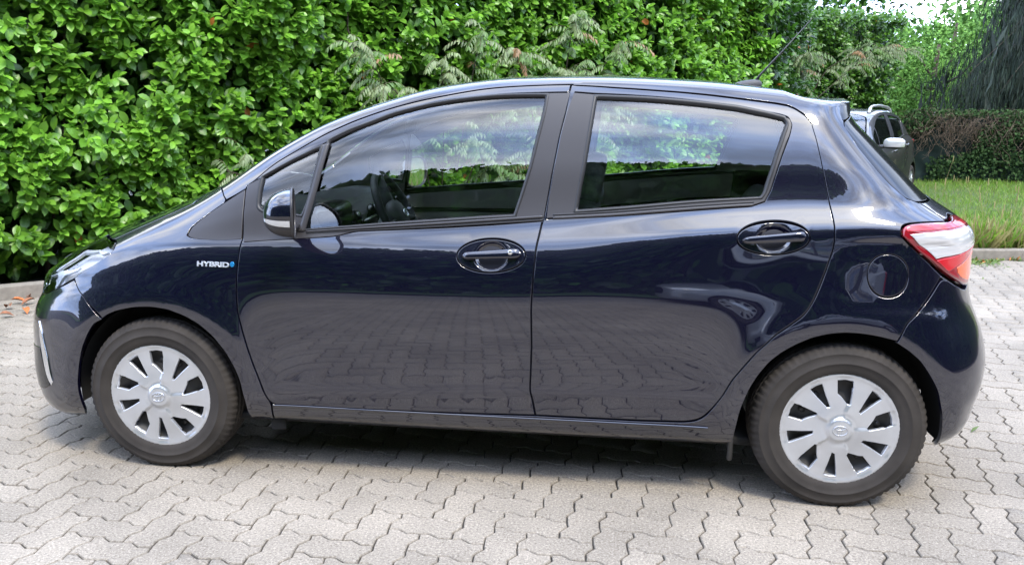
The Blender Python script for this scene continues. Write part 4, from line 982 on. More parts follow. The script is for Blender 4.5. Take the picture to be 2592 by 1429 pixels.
# ------------------------------------------------------------------ paving of zigzag stones
def paver_mat(name, attr=False):
    m=bpy.data.materials.new(name); m.use_nodes=True; nt=m.node_tree; b=nt.nodes['Principled BSDF']; N=nt.nodes.new; Lk=nt.links.new
    g=N('ShaderNodeNewGeometry')
    def noise(sc,det,rough=.5):
        n=N('ShaderNodeTexNoise'); n.inputs['Scale'].default_value=sc; n.inputs['Detail'].default_value=det; n.inputs['Roughness'].default_value=rough; Lk(g.outputs['Position'],n.inputs['Vector']); return n
    n1=noise(120,4,.75); r1=N('ShaderNodeValToRGB'); e=r1.color_ramp.elements
    e[0].position=.34; e[0].color=(.14,.130,.116,1); e[1].position=.68; e[1].color=(.50,.485,.455,1)
    k=e.new(.44); k.color=(.265,.253,.232,1); k=e.new(.56); k.color=(.32,.306,.28,1)
    Lk(n1.outputs['Fac'],r1.inputs['Fac'])
    n2=noise(2.3,5); r2=N('ShaderNodeMapRange'); r2.inputs[1].default_value=.3; r2.inputs[2].default_value=.7; r2.inputs[3].default_value=.82; r2.inputs[4].default_value=1.10; Lk(n2.outputs['Fac'],r2.inputs[0])
    mul=N('ShaderNodeMixRGB'); mul.blend_type='MULTIPLY'; mul.inputs[0].default_value=1; Lk(r1.outputs['Color'],mul.inputs[1]); Lk(r2.outputs[0],mul.inputs[2])
    mul2=N('ShaderNodeMixRGB'); mul2.blend_type='MULTIPLY'; mul2.inputs[0].default_value=1; Lk(mul.outputs[0],mul2.inputs[1])
    if attr:
        a=N('ShaderNodeAttribute'); a.attribute_name='leafcol'; Lk(a.outputs['Color'],mul2.inputs[2])
    else:
        oi=N('ShaderNodeObjectInfo'); r=N('ShaderNodeMapRange'); r.inputs[3].default_value=.91; r.inputs[4].default_value=1.05; Lk(oi.outputs['Random'],r.inputs[0]); Lk(r.outputs[0],mul2.inputs[2])
    v=N('ShaderNodeTexVoronoi'); v.inputs['Scale'].default_value=150; Lk(g.outputs['Position'],v.inputs['Vector'])
    rv=N('ShaderNodeValToRGB'); rv.color_ramp.elements[0].position=.10; rv.color_ramp.elements[1].position=.2; rv.color_ramp.elements[0].color=(1,1,1,1); rv.color_ramp.elements[1].color=(0,0,0,1); Lk(v.outputs['Distance'],rv.inputs['Fac'])
    mx=N('ShaderNodeMixRGB'); mx.inputs[2].default_value=(.56,.545,.52,1); Lk(rv.outputs['Color'],mx.inputs[0]); Lk(mul2.outputs[0],mx.inputs[1])
    wt=N('ShaderNodeMixRGB'); wt.blend_type='MULTIPLY'; wt.inputs[0].default_value=1; wt.inputs[2].default_value=(.88,.81,.715,1); Lk(mx.outputs[0],wt.inputs[1]); n4=noise(.55,7,.62); r4=N('ShaderNodeMapRange'); r4.inputs[1].default_value=.38; r4.inputs[2].default_value=.60; r4.inputs[3].default_value=.88; r4.inputs[4].default_value=1.04; Lk(n4.outputs['Fac'],r4.inputs[0]); st=N('ShaderNodeMixRGB'); st.blend_type='MULTIPLY'; st.inputs[0].default_value=1; Lk(wt.outputs[0],st.inputs[1]); Lk(r4.outputs[0],st.inputs[2])
    Lk(st.outputs[0],b.inputs['Base Color']); b.inputs['Roughness'].default_value=.88; b.inputs['Specular IOR Level'].default_value=.3
    bp=N('ShaderNodeBump'); bp.inputs['Strength'].default_value=.5; bp.inputs['Distance'].default_value=.0015; Lk(n1.outputs['Fac'],bp.inputs['Height']); Lk(bp.outputs[0],b.inputs['Normal'])
    return m
M['paver']=paver_mat('concrete_paver'); M['paver_far']=paver_mat('concrete_paver_far',True)
M['joint']=mat('joint_sand',(0.040,0.036,0.031),.95,noise=(60,.4),bump=(300,.4,.002))
M['kerb']=mat('kerb_concrete',(0.235,0.21,0.175),.9,noise=(25,.22,8),bump=(200,.4,.002))
M['soil']=mat('soil',(0.045,0.035,0.025),.95,noise=(12,.5,8),bump=(40,.8,.01))

PO=np.array([1.084,-.6273]); PT=-.1685; PM=.1124
def p2w(a):
    a=np.asarray(a,float)*PM; c,s=math.cos(PT),math.sin(PT)
    return np.stack([PO[0]+a[:,0]*c-a[:,1]*s,PO[1]+a[:,0]*s+a[:,1]*c],1)
ES=[(0,0),(.27,.088),(.63,-.080)]
def stone_outline(w,h):
    """closed outline of a zigzag stone, top left corner at 0,0, in module units"""
    P=[]
    for i in range(w):
        for s,e in ES: P.append((i+s,e))                      # top, left to right
    for j in range(h):
        for s,e in ES: P.append((w+e,-(j+s)))                 # right, downwards
    P.append((w,-h))
    for i in range(w-1,-1,-1):
        for s,e in ES[:0:-1]: P.append((i+s,-h+e))
        P.append((i,-h))
    for j in range(h-1,-1,-1):
        for s,e in ES[:0:-1]: P.append((e,-(j+s)))
        if j>0: P.append((0,-j))
    return np.array(P)
def stone_mesh(w,h,cx,cy):
    P=stone_outline(w,h)-np.array([cx,cy]); P=ccw(P)*PM
    a=off(P,.0024); b=off(P,.0050); n=len(P)
    V_=np.concatenate([np.c_[b,np.zeros(n)],np.c_[a,np.full(n,-.0035)],np.c_[a,np.full(n,-.012)]])
    tr=[t for t in tri2d(b,[],9.0)[1].tolist()]
    i=np.arange(n); j=(i+1)%n
    q=[(int(x+n),int(y+n),int(y),int(x)) for x,y in zip(i,j)]+[(int(x+2*n),int(y+2*n),int(y+n),int(x+n)) for x,y in zip(i,j)]
    return V_,tr,q
def paving():
    pav=empty('paving',(1.5,-1,0),kind='structure')
    hk=stone_mesh(2,1,1.0,-.5); vk=stone_mesh(1,2,.5,-1.0)
    mes=[]
    for nm,(V_,tr,q) in (('h',hk),('v',vk)):
        me=bpy.data.meshes.new('paver'); me.from_pydata(V_.tolist(),[],[tuple(t) for t in tr]+q); me.materials.append(M['paver']); me.update(); mes.append(me)
    pos=[];typ=[]
    for a in range(-190,191):
        for k in range(-75,76):
            x=a+4*k; y=-a
            if abs(x)>130 or y<-110 or y>130: continue
            pos.append((x+1.0,y-.5));typ.append(0); pos.append((x-1+.5,y-1.0));typ.append(1)
    pos=np.array(pos);typ=np.array(typ); W2=p2w(pos)
    # behind the kerb of the hedge and on the lawn there are no stones
    def hedge_y(x): return 2.3+.76*(x+2.2)-.17
    ok=(W2[:,1]<np.where(W2[:,0]<3.6,hedge_y(W2[:,0])-.09,7.4))&(W2[:,1]>-10.4)&(W2[:,0]>-8)&(W2[:,0]<11)
    ok&=~((W2[:,1]>4.38+.155*(W2[:,0]-5.0))&(W2[:,0]>4.95+.17*(W2[:,1]-4.4)))
    W2=W2[ok];typ=typ[ok]
    # size in the picture
    cl=np.array(cam.location); R_=np.array(cam.rotation_euler.to_matrix()); d=np.c_[W2,np.zeros(len(W2))]-cl; cc=d@R_; z=-cc[:,2]
    px=512+cc[:,0]/z*838.8; py=282-cc[:,1]/z*838.8
    vis=(z>0)&(px>-8)&(px<1032)&(py>100)&(py<572)
    hid=(W2[:,0]>.35)&(W2[:,0]<2.2)&(W2[:,1]>-.35)|((W2[:,0]>-.6)&(W2[:,0]<3.0)&(W2[:,1]>-.3))
    key=np.where(vis&~hid,z,1e6+z); order=np.argsort(key)
    near=set(order[:300].tolist())
    rng=np.random.default_rng(3)
    FV=[];FT=[];FQ=[];FC=[];nv=0; FT2=[]
    ca,sa=math.cos(PT),math.sin(PT)
    for i in range(len(W2)):
        x,y=W2[i]; jz=rng.uniform(-.0012,.0008); jr=PT+rng.normal(0,.006); jx,jy=rng.normal(0,.0007,2); tx,ty=rng.normal(0,.004,2)
        if i in near:
            o=bpy.data.objects.new('paver',mes[typ[i]]); COL.objects.link(o); o.parent=pav; o.location=(x+jx-1.5,y+jy+1,jz); o.rotation_euler=(tx,ty,jr); WL[o.name]=(x,y,0)
        else:
            V_,tr,q=(hk,vk)[typ[i]]; c,s=math.cos(jr),math.sin(jr)
            P=np.c_[x+jx+V_[:,0]*c-V_[:,1]*s,y+jy+V_[:,0]*s+V_[:,1]*c,V_[:,2]+jz+V_[:,0]*-ty+V_[:,1]*tx]
            FV.append(P); n=len(V_)
            nn=n//3; tq=np.array(q[:nn]); t1=tq[:,[0,1,2]];t2=tq[:,[0,2,3]]; tq2=np.array(q[nn:]); t3=tq2[:,[0,1,2]];t4=tq2[:,[0,2,3]]
            FT.append(np.concatenate([np.array(tr),t1,t2,t3,t4])+nv); nv+=n
            FC.append(np.tile([rng.uniform(.91,1.05)]*3+[1],(n,1)))
    o=fastmesh('paver_field',np.concatenate(FV),np.concatenate(FT),M['paver_far'],pav,np.concatenate(FC)); o['kind']='stuff'
    # bedding sand seen in the joints
    V_,F_=box(1.5,-2.5,-.0345,60,30,.05); g=mk('joint_bed',V_,F_,M['joint'],pav)
    return pav
paving()
V_,F_=box(0,0,-.16,500,500,.2); g=mk('ground',V_,F_,M['soil']); g['kind']='structure'

# ------------------------------------------------------------------ kerbs
def kerb(name,A,B,w,h,n,label):
    A=np.array(A,float);B=np.array(B,float); d=(B-A)/n; L_=np.hypot(*d); ang=math.atan2(d[1],d[0])
    e=empty(name,(A[0],A[1],0),kind='structure')
    me=None; V_,F_=box(L_/2,0,h/2-.05,L_-.008,w,h+.10,.012)
    for i in range(n):
        if me is None:
            o=mk('kerb_stone',V_,F_,M['kerb'],None,smooth=False); me=o.data
        else: o=bpy.data.objects.new('kerb_stone',me); COL.objects.link(o)
        p=d*i; o.parent=e; o.location=(p[0],p[1],random.uniform(-.003,.003)); o.rotation_euler=(0,0,ang+random.uniform(-.003,.003)); WL[o.name]=(A[0]+p[0],A[1]+p[1],0)
    return e
HS=.76; HA=math.atan(HS); hn=np.array([math.sin(HA),-math.cos(HA)])            # hedge normal towards the car
def hline(s,d=0):                                                             # point on the hedge line; d metres in front of it
    c,s_=math.cos(HA),math.sin(HA); return np.array([-2.2+s*c+hn[0]*d,2.3+s*s_+hn[1]*d])
kerb('hedge_kerb',hline(-5,.20),hline(7.0,.20),.10,.105,12,'')
kerb('lawn_kerb',(4.9,4.47),(10.9,5.40),.10,.10,6,'')

# ------------------------------------------------------------------ foliage
def leaf_template(w=.40,fold=.10,droop=.16,n=3):
    xs=np.linspace(0,1,n+2)[1:-1]; V_=[(0,0,0)]
    for x in xs:
        ww=w*.5*(np.interp(x,[0,.2,.45,.7,.9,1],[0,.70,.98,.95,.55,0]) if n>1 else 1)
        V_+= [(x,ww,fold*ww*1.2-droop*x*x),(x,0,-droop*x*x),(x,-ww,fold*ww*1.2-droop*x*x)]
    V_.append((1,0,-droop*1.05)); T_=[(0,2,1),(0,3,2)]
    for i in range(n-1):
        a=1+3*i;b=a+3; T_+=[(a,a+1,b),(a+1,b+1,b),(a+1,a+2,b+1),(a+2,b+2,b+1)]
    a=1+3*(n-1); t=a+3; T_+=[(a,a+1,t),(a+1,a+2,t)]
    return np.array(V_,float),np.array(T_,int)
def place(tmpl,pos,d,nrm,size,wid=None):
    """instances of a leaf template as one vertex array; d = leaf direction, nrm = hint of the face normal"""
    V_,T_=tmpl; d=d/np.linalg.norm(d,axis=1,keepdims=True)
    y=np.cross(nrm,d); y/=np.linalg.norm(y,axis=1,keepdims=True)+1e-9; z=np.cross(d,y)
    wd=np.ones(len(pos)) if wid is None else wid
    P=pos[:,None,:]+size[:,None,None]*(V_[None,:,0:1]*d[:,None,:]+(V_[None,:,1:2]*wd[:,None,None])*y[:,None,:]+V_[None,:,2:3]*z[:,None,:])
    T2=T_[None]+np.arange(len(pos))[:,None,None]*len(V_)
    return P.reshape(-1,3),T2.reshape(-1,3),(d,y,z)
def cols(n,k,a,b,rng,yellow=.0):
    t=rng.random((n,1)); c=np.array(a)*(1-t)+np.array(b)*t
    c=c*(1+rng.normal(0,.10,(n,1)));
    if yellow>0:
        m=rng.random(n)<yellow; c[m]=np.array([.42,.13,.02])*(.6+.6*rng.random((m.sum(),1)))
    return np.repeat(np.c_[np.clip(c,0.002,1),np.ones(n)],k,0)
M['laurel']=leaf_mat('laurel_leaf',.36,.38); M['laurel_in']=leaf_mat('laurel_leaf_inner',.2,.4)
M['dull_leaf']=leaf_mat('evergreen_leaf',.05,.85); M['dull_leaf'].node_tree.nodes['Principled BSDF'].inputs['Specular IOR Level'].default_value=.1
M['frond']=leaf_mat('vine_leaflet',.35,.45); M['needle']=leaf_mat('spruce_needles',.1,.7); M['grass']=leaf_mat('grass_blade',.35,.5)
M['bark']=mat('bark',(0.07,0.052,0.038),.95,noise=(30,.4,8),bump=(60,.8,.006))
M['twig']=mat('twig',(0.05,0.042,0.025),.9)
M['dead']=mat('dead_vine',(0.115,0.085,0.058),.95,noise=(20,.35))
LT=leaf_template(.52,.22,.16,3)
def vnoise(p,seed,scale):
    r=np.random.default_rng(seed); G_=r.random((64,64,64)); q=p*scale; i=np.floor(q).astype(int); f=q-i; f=f*f*(3-2*f); out=0
    for a in (0,1):
        for b in (0,1):
            for c in (0,1):
                w=(f[:,0] if a else 1-f[:,0])*(f[:,1] if b else 1-f[:,1])*(f[:,2] if c else 1-f[:,2])
                out=out+w*G_[(i[:,0]+a)%64,(i[:,1]+b)%64,(i[:,2]+c)%64]
    return out
def hedge_segment(name,A,B,H,label,cat,ncl,nin,leaf=.105,seed=1,ca=(.095,.25,.024),cb=(.205,.44,.042),parts=300,depth=.9,zmin=.10,leaves=9,group=None,base_dark=(.055,.14,.020),dull=False):
    rng=np.random.default_rng(seed); A=np.array(A,float);B=np.array(B,float); t=(B-A); Ls=np.hypot(*t); t/=Ls; n=np.array([t[1],-t[0]])
    if n[1]>0 and abs(n[1])>abs(n[0]): n=-n
    if A[0]==B[0]: n=np.array([-1.,0.])
    e=empty(name,(A[0]/2+B[0]/2,A[1]/2+B[1]/2,0),label,cat,group)
    def bulge(s,z):
        p=np.c_[s,z,np.zeros_like(s)]+7; return (vnoise(p,seed,1.3)-.5)*.42+(vnoise(p,seed+1,3.1)-.5)*.30
    s=rng.uniform(0,Ls,ncl); z=zmin+(H-zmin)*rng.random(ncl)**.95
    top=rng.random(ncl)<.12; z[top]=H+rng.uniform(-.05,.12,top.sum())
    # gaps between branches
    gap=vnoise(np.c_[s,z,np.zeros(ncl)]+3,seed+5,2.6); keep=(gap>.26)|(rng.random(ncl)<.25); s,z,top=s[keep],z[keep],top[keep]; m=len(s)
    dd=bulge(s,z)-.05-.25*np.clip((.55-z)/.5,0,1)**1.5-np.where(top,rng.uniform(0,depth,m),0)+rng.normal(0,.035,m)
    base=np.c_[A[0]+t[0]*s+n[0]*dd,A[1]+t[1]*s+n[1]*dd,z]
    out=np.c_[np.full(m,n[0]),np.full(m,n[1]),np.zeros(m)]*rng.uniform(.5,1.1,(m,1))+np.c_[rng.normal(0,.45,m),rng.normal(0,.45,m),rng.uniform(.0,1.0,m)]
    out[top]=np.c_[rng.normal(0,.3,top.sum()),rng.normal(0,.3,top.sum()),np.ones(top.sum())]
    out/=np.linalg.norm(out,axis=1,keepdims=True)
    k=leaves; ci=np.repeat(np.arange(m),k); li=np.tile(np.arange(k),m); O=out[ci]
    a=np.cross(O,[0,0,1.]); a/=np.linalg.norm(a,axis=1,keepdims=True)+1e-6; b=np.cross(O,a); an=li*2.4+rng.uniform(0,6.28,m)[ci]
    rad=a*np.cos(an)[:,None]+b*np.sin(an)[:,None]; frac=li/(k-1)
    pos=base[ci]+O*((frac-.5)[:,None]*.13)*(leaf/.105); open_=(1.15-.75*frac)[:,None]
    d=O*(.35+.75*frac)[:,None]+rad*open_+np.array([0,0,-.30])+rng.normal(0,.30,(len(ci),3))
    nr=O*.6+np.array([0,0,.70])+n_3(n)*.75+rng.normal(0,.30,(len(ci),3))
    sz=leaf*(1.12-.42*frac)*rng.uniform(.8,1.15,len(ci)); P,T,(D,Y,Z)=place(LT,pos,d,nr,sz,rng.uniform(.85,1.15,len(ci)))
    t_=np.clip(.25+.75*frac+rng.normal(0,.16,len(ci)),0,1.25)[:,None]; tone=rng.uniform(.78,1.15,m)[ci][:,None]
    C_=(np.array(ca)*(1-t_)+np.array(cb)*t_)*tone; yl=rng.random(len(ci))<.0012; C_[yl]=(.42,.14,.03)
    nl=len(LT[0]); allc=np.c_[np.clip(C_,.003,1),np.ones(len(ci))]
    take=np.zeros(len(ci),bool)
    if parts:
        cl=np.array(cam.location); R_=np.array(cam.rotation_euler.to_matrix()); cc=(pos-cl)@R_; zz=-cc[:,2]; px=512+cc[:,0]/zz*838.8; py=282-cc[:,1]/zz*838.8
        vis=(px>5)&(px<1019)&(py>3)&(py<300)&~((px>250)&(py>120))&~((px>330)&(py>75))
        dn=(pos[:,0]-A[0])*n[0]+(pos[:,1]-A[1])*n[1]
        key=np.where(vis,zz/sz*(1-.9*dn),1e6); take[np.argsort(key)[:parts]]=True
        # the leaves that show largest are objects, sharing three leaf meshes
        mes=[]
        for q in range(5):
            me=bpy.data.meshes.new('leaf'); me.from_pydata(LT[0].tolist(),[],[tuple(x) for x in LT[1].tolist()]); me.polygons.foreach_set('use_smooth',[True]*len(me.polygons))
            at=me.color_attributes.new('leafcol','FLOAT_COLOR','POINT'); c=np.array(ca)*(1-q/4)+np.array(cb)*(q/4); at.data.foreach_set('color',np.tile([*c,1],nl).astype(np.float32)); me.materials.append(M['laurel']); mes.append(me)
        bw=np.array(WL[e.name])
        for i in np.where(take)[0]:
            o=bpy.data.objects.new('leaf',mes[int(np.clip(round(float(t_[i,0])*4),0,4))]); COL.objects.link(o); o.parent=e
            Mx=Matrix([[D[i,r],Y[i,r],Z[i,r]] for r in range(3)]).to_4x4(); Mx=Matrix.Translation(Vector((pos[i]-bw).tolist()))@Mx@Matrix.Scale(float(sz[i]),4); o.matrix_local=Mx; WL[o.name]=tuple(pos[i])
    kp=np.where(~take)[0]; P=P.reshape(-1,nl,3)[kp].reshape(-1,3); T=(LT[1][None]+np.arange(len(kp))[:,None,None]*nl).reshape(-1,3)
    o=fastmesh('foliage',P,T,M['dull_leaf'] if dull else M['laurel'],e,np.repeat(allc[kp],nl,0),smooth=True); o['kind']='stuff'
    # inner leaves, darker green with the hedge's inner shade put into it
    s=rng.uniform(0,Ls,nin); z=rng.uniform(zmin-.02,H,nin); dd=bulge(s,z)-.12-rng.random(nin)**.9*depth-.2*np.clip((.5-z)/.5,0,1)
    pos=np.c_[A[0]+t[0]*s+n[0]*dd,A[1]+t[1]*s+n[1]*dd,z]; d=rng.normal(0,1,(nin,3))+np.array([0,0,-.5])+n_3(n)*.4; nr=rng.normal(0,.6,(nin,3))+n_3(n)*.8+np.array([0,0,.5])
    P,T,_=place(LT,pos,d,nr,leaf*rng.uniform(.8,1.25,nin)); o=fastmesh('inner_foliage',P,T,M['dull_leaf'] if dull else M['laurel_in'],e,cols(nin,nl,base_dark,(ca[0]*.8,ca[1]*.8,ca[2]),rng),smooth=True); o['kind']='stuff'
    nb=int(Ls*H*250*min(1,(.11/leaf)**2*1.6)); s=rng.uniform(-.2,Ls+.2,nb); z=rng.uniform(0,H-.05,nb); dd=-.45-rng.random(nb)*.5; pos=np.c_[A[0]+t[0]*s+n[0]*dd,A[1]+t[1]*s+n[1]*dd,z]; P,T,_=place(LT,pos,rng.normal(0,1,(nb,3)),rng.normal(0,.35,(nb,3))+n_3(n),rng.uniform(.18,.26,nb)*max(1,leaf/.13),np.full(nb,1.4)); o=fastmesh('shaded_foliage',P,T,M['laurel_in'],e,cols(nb,nl,(.022,.055,.010),(.05,.115,.018),rng),smooth=True); o['kind']='stuff'  # oversized backing leaves, deepest shade coloured into them
    # stems
    V_=[];F_=[]
    for i in range(int(Ls*3)):
        s0=rng.uniform(0,Ls); dd=-rng.uniform(.35,.8); x0=A+t*s0+n*dd; pts=[(x0[0],x0[1],-.02)]; zc=0
        while zc<H-.3:
            zc+=rng.uniform(.3,.5); x0=x0+t*rng.normal(0,.07)+n*rng.normal(.02,.05); pts.append((x0[0],x0[1],zc))
        r0=rng.uniform(.008,.022); v,f=tube(pts,[r0*(1-.75*i_/len(pts)) for i_ in range(len(pts))],5); k0=len(V_); V_+=v; F_+=[tuple(a+k0 for a in q) for q in f]
    o=mk('stems',V_,F_,M['bark'],e); o['kind']='stuff'
    return e
def n_3(n): return np.array([n[0],n[1],0.])
hA=hline(-5.5);hB=hline(7.25)
hedge_segment('laurel_hedge',hA,hB,3.0,'tall clipped laurel hedge with glossy yellow-green leaves running behind the navy hatchback','hedge',5800,56000,seed=21,leaf=.112,leaves=10)
hedge_segment('laurel_shrub',(3.65,6.9),(4.9,11.9),3.3,'darker loose shrub where the hedge turns back behind the roof aerial','shrub',1500,15000,leaf=.10,seed=33,ca=(.025,.085,.012),cb=(.07,.19,.02),parts=0)
hedge_segment('laurel_shrub',(4.9,12.2),(6.8,13.1),2.95,'leafy green shrub above and beside the parked grey car','shrub',1000,9000,leaf=.10,seed=35,ca=(.03,.10,.012),cb=(.11,.25,.025),parts=0)

# the dark behind the hedges is coloured into each segment's backing leaves
# ------------------------------------------------------------------ drooping feathery vine
def vine(name,label,anchors,seed,nfr,flen=.30,group=None,pale=1.0):
    rng=np.random.default_rng(seed); e=empty(name,(anchors[0][0],anchors[0][1],0),label,'vine',group)
    LL=leaf_template(.30,.3,.22,2); V_=[];F_=[]
    for A_ in anchors:                                         # woody stems: base on the ground, arching to the tip
        pts=[Vector(p) for p in A_[3]]
        v,f=tube(pts,[.008*(1-.6*i/len(pts)) for i in range(len(pts))],6); k0=len(V_);V_+=v;F_+=[tuple(a+k0 for a in q) for q in f]
    mk('stem',V_,F_,M['twig'],e)['kind']='stuff'
    for q in range(nfr):
        A_=anchors[q%len(anchors)]; pts=A_[3]; u=rng.uniform(.45,1.0)*(len(pts)-1); i=min(int(u),len(pts)-2); p0=np.array(pts[i])*(1-(u-i))+np.array(pts[i+1])*(u-i)
        dr=np.array(pts[i+1])-np.array(pts[i]); dr/=np.linalg.norm(dr)
        side=rng.normal(0,1,3); side[2]*=.3; side+=n_3(hn)*.9; d0=dr*.35+side; d0/=np.linalg.norm(d0); d0[2]+=.25
        L_=flen*rng.uniform(.7,1.2); n=7+int(rng.integers(0,4)); sp=[];c=p0.copy();d=d0.copy()
        for k in range(n+1): sp.append(c.copy()); c=c+d/np.linalg.norm(d)*L_/n; d[2]-=.16
        sp=np.array(sp); pos=[];dd=[];nn=[];sz=[]
        for k in range(1,n+1):
            tn=sp[k]-sp[k-1]; tn/=np.linalg.norm(tn); sd=np.cross(tn,[0,0,1.]); sd/=np.linalg.norm(sd)+1e-6
            for sg in (-1,1):
                pos.append(sp[k]); dd.append(sd*sg*.65+tn*.45+np.array([0,0,-.75])+rng.normal(0,.12,3)); nn.append(np.cross(tn,sd*sg)*.2+n_3(hn)*.6+np.array([0,0,.6])); sz.append(.078*(1-.25*k/n)*rng.uniform(.85,1.1)*(flen/.30)**.5)
        pos.append(sp[-1]);dd.append(tn+np.array([0,0,-.5]));nn.append(n_3(hn)+np.array([0,0,.6]));sz.append(.06)
        P,T,_=place(LL,np.array(pos),np.array(dd),np.array(nn),np.array(sz)); m=len(pos)
        tone=rng.random(); c0=np.array([.20,.27,.11])*pale if tone>.35 else np.array([.12,.22,.05]); 
        if tone>.93: c0=np.array([.30,.18,.08])
        C_=np.repeat(np.c_[np.clip(c0*(1+rng.normal(0,.14,(m,1))),.01,1),np.ones(m)],len(LL[0]),0)
        v,f=tube(sp.tolist(),.0022,4); nP=len(P)
        V2=np.concatenate([P,np.array(v)]); F2=[tuple(x) for x in T.tolist()]+[tuple(a+nP for a in z_) for z_ in f]
        C_=np.concatenate([C_,np.tile([.16,.14,.06,1],(len(v),1))]); mk('frond',V2,F2,M['frond'],e,attr=C_)
    return e
def arch(s,zb,ds,z1,out,n=7):
    p=[]
    for i in range(n):
        t=i/(n-1); q=hline(s+ds*t,-.1+out*math.sin(t*math.pi*.55)); p.append((q[0],q[1],zb+(z1-zb)*math.sin(t*math.pi*.5)))
    return p
def anc(s,zb,ds,z1,out): a=arch(s,zb,ds,z1,out); return (a[0][0],a[0][1],0,a)
vine('feathery_vine','pale drooping feathery vine hanging over the hedge above the hatchback windscreen','0' and [anc(2.9,.1,-.7,1.55,.38),anc(2.9,.2,-.2,1.75,.42),anc(3.0,.2,.5,1.60,.45),anc(2.8,.1,-.9,1.9,.3),anc(3.1,.2,.9,1.72,.35),anc(3.0,.3,.2,2.0,.32)],5,95)
vine('feathery_vine','bushy pale feathery vine with some rusty leaflets above the middle of the roof',[anc(4.0,.1,.2,1.75,.40),anc(4.1,.2,.6,2.0,.42),anc(4.0,.2,-.5,1.9,.35),anc(4.2,.1,.4,1.5,.45),anc(4.1,.3,.1,2.2,.3)],6,95)
vine('feathery_vine','low pale feathery vine sprays seen through the front door glass',[anc(3.4,.1,-.4,1.05,.45),anc(3.5,.1,.3,1.2,.45),anc(3.6,.1,.7,.95,.42),anc(3.3,.1,.1,.8,.5)],7,70)
vine('feathery_vine','small pale feathery spray poking out just above the sloping front pillar',[anc(1.25,.2,-.25,.98,.5),anc(1.3,.2,-.45,.88,.55)],8,16,.26)
vine('feathery_vine','olive and reddish feathery sprays spilling over the dark shrub near the aerial',[(4.0,8.0,0,[(4.1,8.6,.5),(4.3,8.8,1.4),(4.6,8.9,1.9),(5.0,9.0,2.15),(5.5,9.1,2.2)]),(4.0,8.0,0,[(4.2,8.6,.5),(4.1,8.5,1.5),(4.0,8.1,2.0),(4.1,7.7,2.05)]),(4.0,8.0,0,[(4.3,9.0,.5),(4.6,9.4,1.5),(5.4,10.2,2.1),(6.2,10.6,2.25)])],9,90,.34,pale=.75)

# ------------------------------------------------------------------ trees
def tree(name,loc,h,rad,crown_z,label,n,leaf=.12,seed=1,ca=(.03,.08,.012),cb=(.07,.15,.02),group=None,trunk_r=.18,cl=60,zlow=.3):
    rng=np.random.default_rng(seed); e=empty(name,loc,label,'tree',group); x,y=loc[0],loc[1]
    v,f=tube([(x,y,-.1),(x+.05,y,h*.25),(x-.05,y+.05,h*.55),(x,y,h*.9)],[trunk_r,trunk_r*.8,trunk_r*.5,.04],10); mk('trunk',v,f,M['bark'],e)
    V_=[];F_=[]; cen=[]
    for i in range(cl):
        u=rng.normal(0,1,3); u/=np.linalg.norm(u); r=rng.random()**.45; c=np.array([x,y,crown_z])+u*np.array([rad,rad,(h-crown_z)])*r*np.array([1,1,1 if u[2]>0 else crown_z*.8/(h-crown_z)]); cen.append(c)
        if i%3==0:
            b=(x,y,max(h*.2,min(c[2]*.7,h*.8))); v,f=tube([b,tuple((np.array(b)+c)/2+rng.normal(0,.1,3)),tuple(c)],[.05,.03,.012],5); k0=len(V_);V_+=v;F_+=[tuple(a+k0 for a in q) for q in f]
    o=mk('limbs',V_,F_,M['bark'],e); o['kind']='stuff'
    cen=np.array(cen); ci=rng.integers(0,cl,n); u=rng.normal(0,1,(n,3)); u/=np.linalg.norm(u,axis=1,keepdims=True); rr=rad*.36*rng.random((n,1))**.4*rng.uniform(.6,1.2,cl)[ci][:,None]
    pos=cen[ci]+u*rr*np.array([1,1,.75]); pos=pos[pos[:,2]>.3]; n=len(pos); u=u[:n]
    P,T,_=place(leaf_template(.55,.3,.2,1),pos,u+rng.normal(0,.5,(n,3))+np.array([0,0,-.3]),rng.normal(0,.5,(n,3))+np.array([0,0,1.]),leaf*rng.uniform(.7,1.3,n))
    nl=5; o=fastmesh('crown',P,T,M['dull_leaf'],e,cols(n,nl,ca,cb,rng)); o['kind']='stuff'
    return e
# behind the photographer: the wooded edge of the car park, seen mirrored in the paint and glass
far=[(-17,-18.5,10.2,4.2),(-11.5,-17.6,10.6,4.2),(-6.2,-18.3,11.4,4.3),(-1.2,-17.6,10.8,4.1),(3.8,-18.2,11.5,4.3),(8.8,-17.6,10.6,4.2),(14,-18.6,11.4,4.3),(19.5,-17.8,10.4,4.2)]
lab=['leftmost leafy tree across the car park, mirrored in the paint','second leafy tree from the left across the car park','third leafy tree across the car park, a little taller','low-crowned leafy tree across the car park opposite the front wheel','tall leafy tree across the car park opposite the doors','leafy tree across the car park opposite the rear wheel','leafy tree across the car park beyond the rear bumper','rightmost leafy tree across the car park']
for i,(x,y,h,r) in enumerate(far): tree('leafy_tree',(x,y,0),h,r,h*.50,lab[i],3500,.32,100+i,(.018,.045,.010),(.045,.095,.018),'trees across the car park',cl=60,zlow=.55)
hedge_segment('boundary_hedge',(-20,-13.8),(24,-13.8),9.3,'very tall dark evergreen hedge across the car park, behind a strip of grass','hedge',5200,16000,leaf=.42,seed=51,ca=(.012,.030,.009),cb=(.026,.060,.014),parts=0,leaves=7,dull=True)
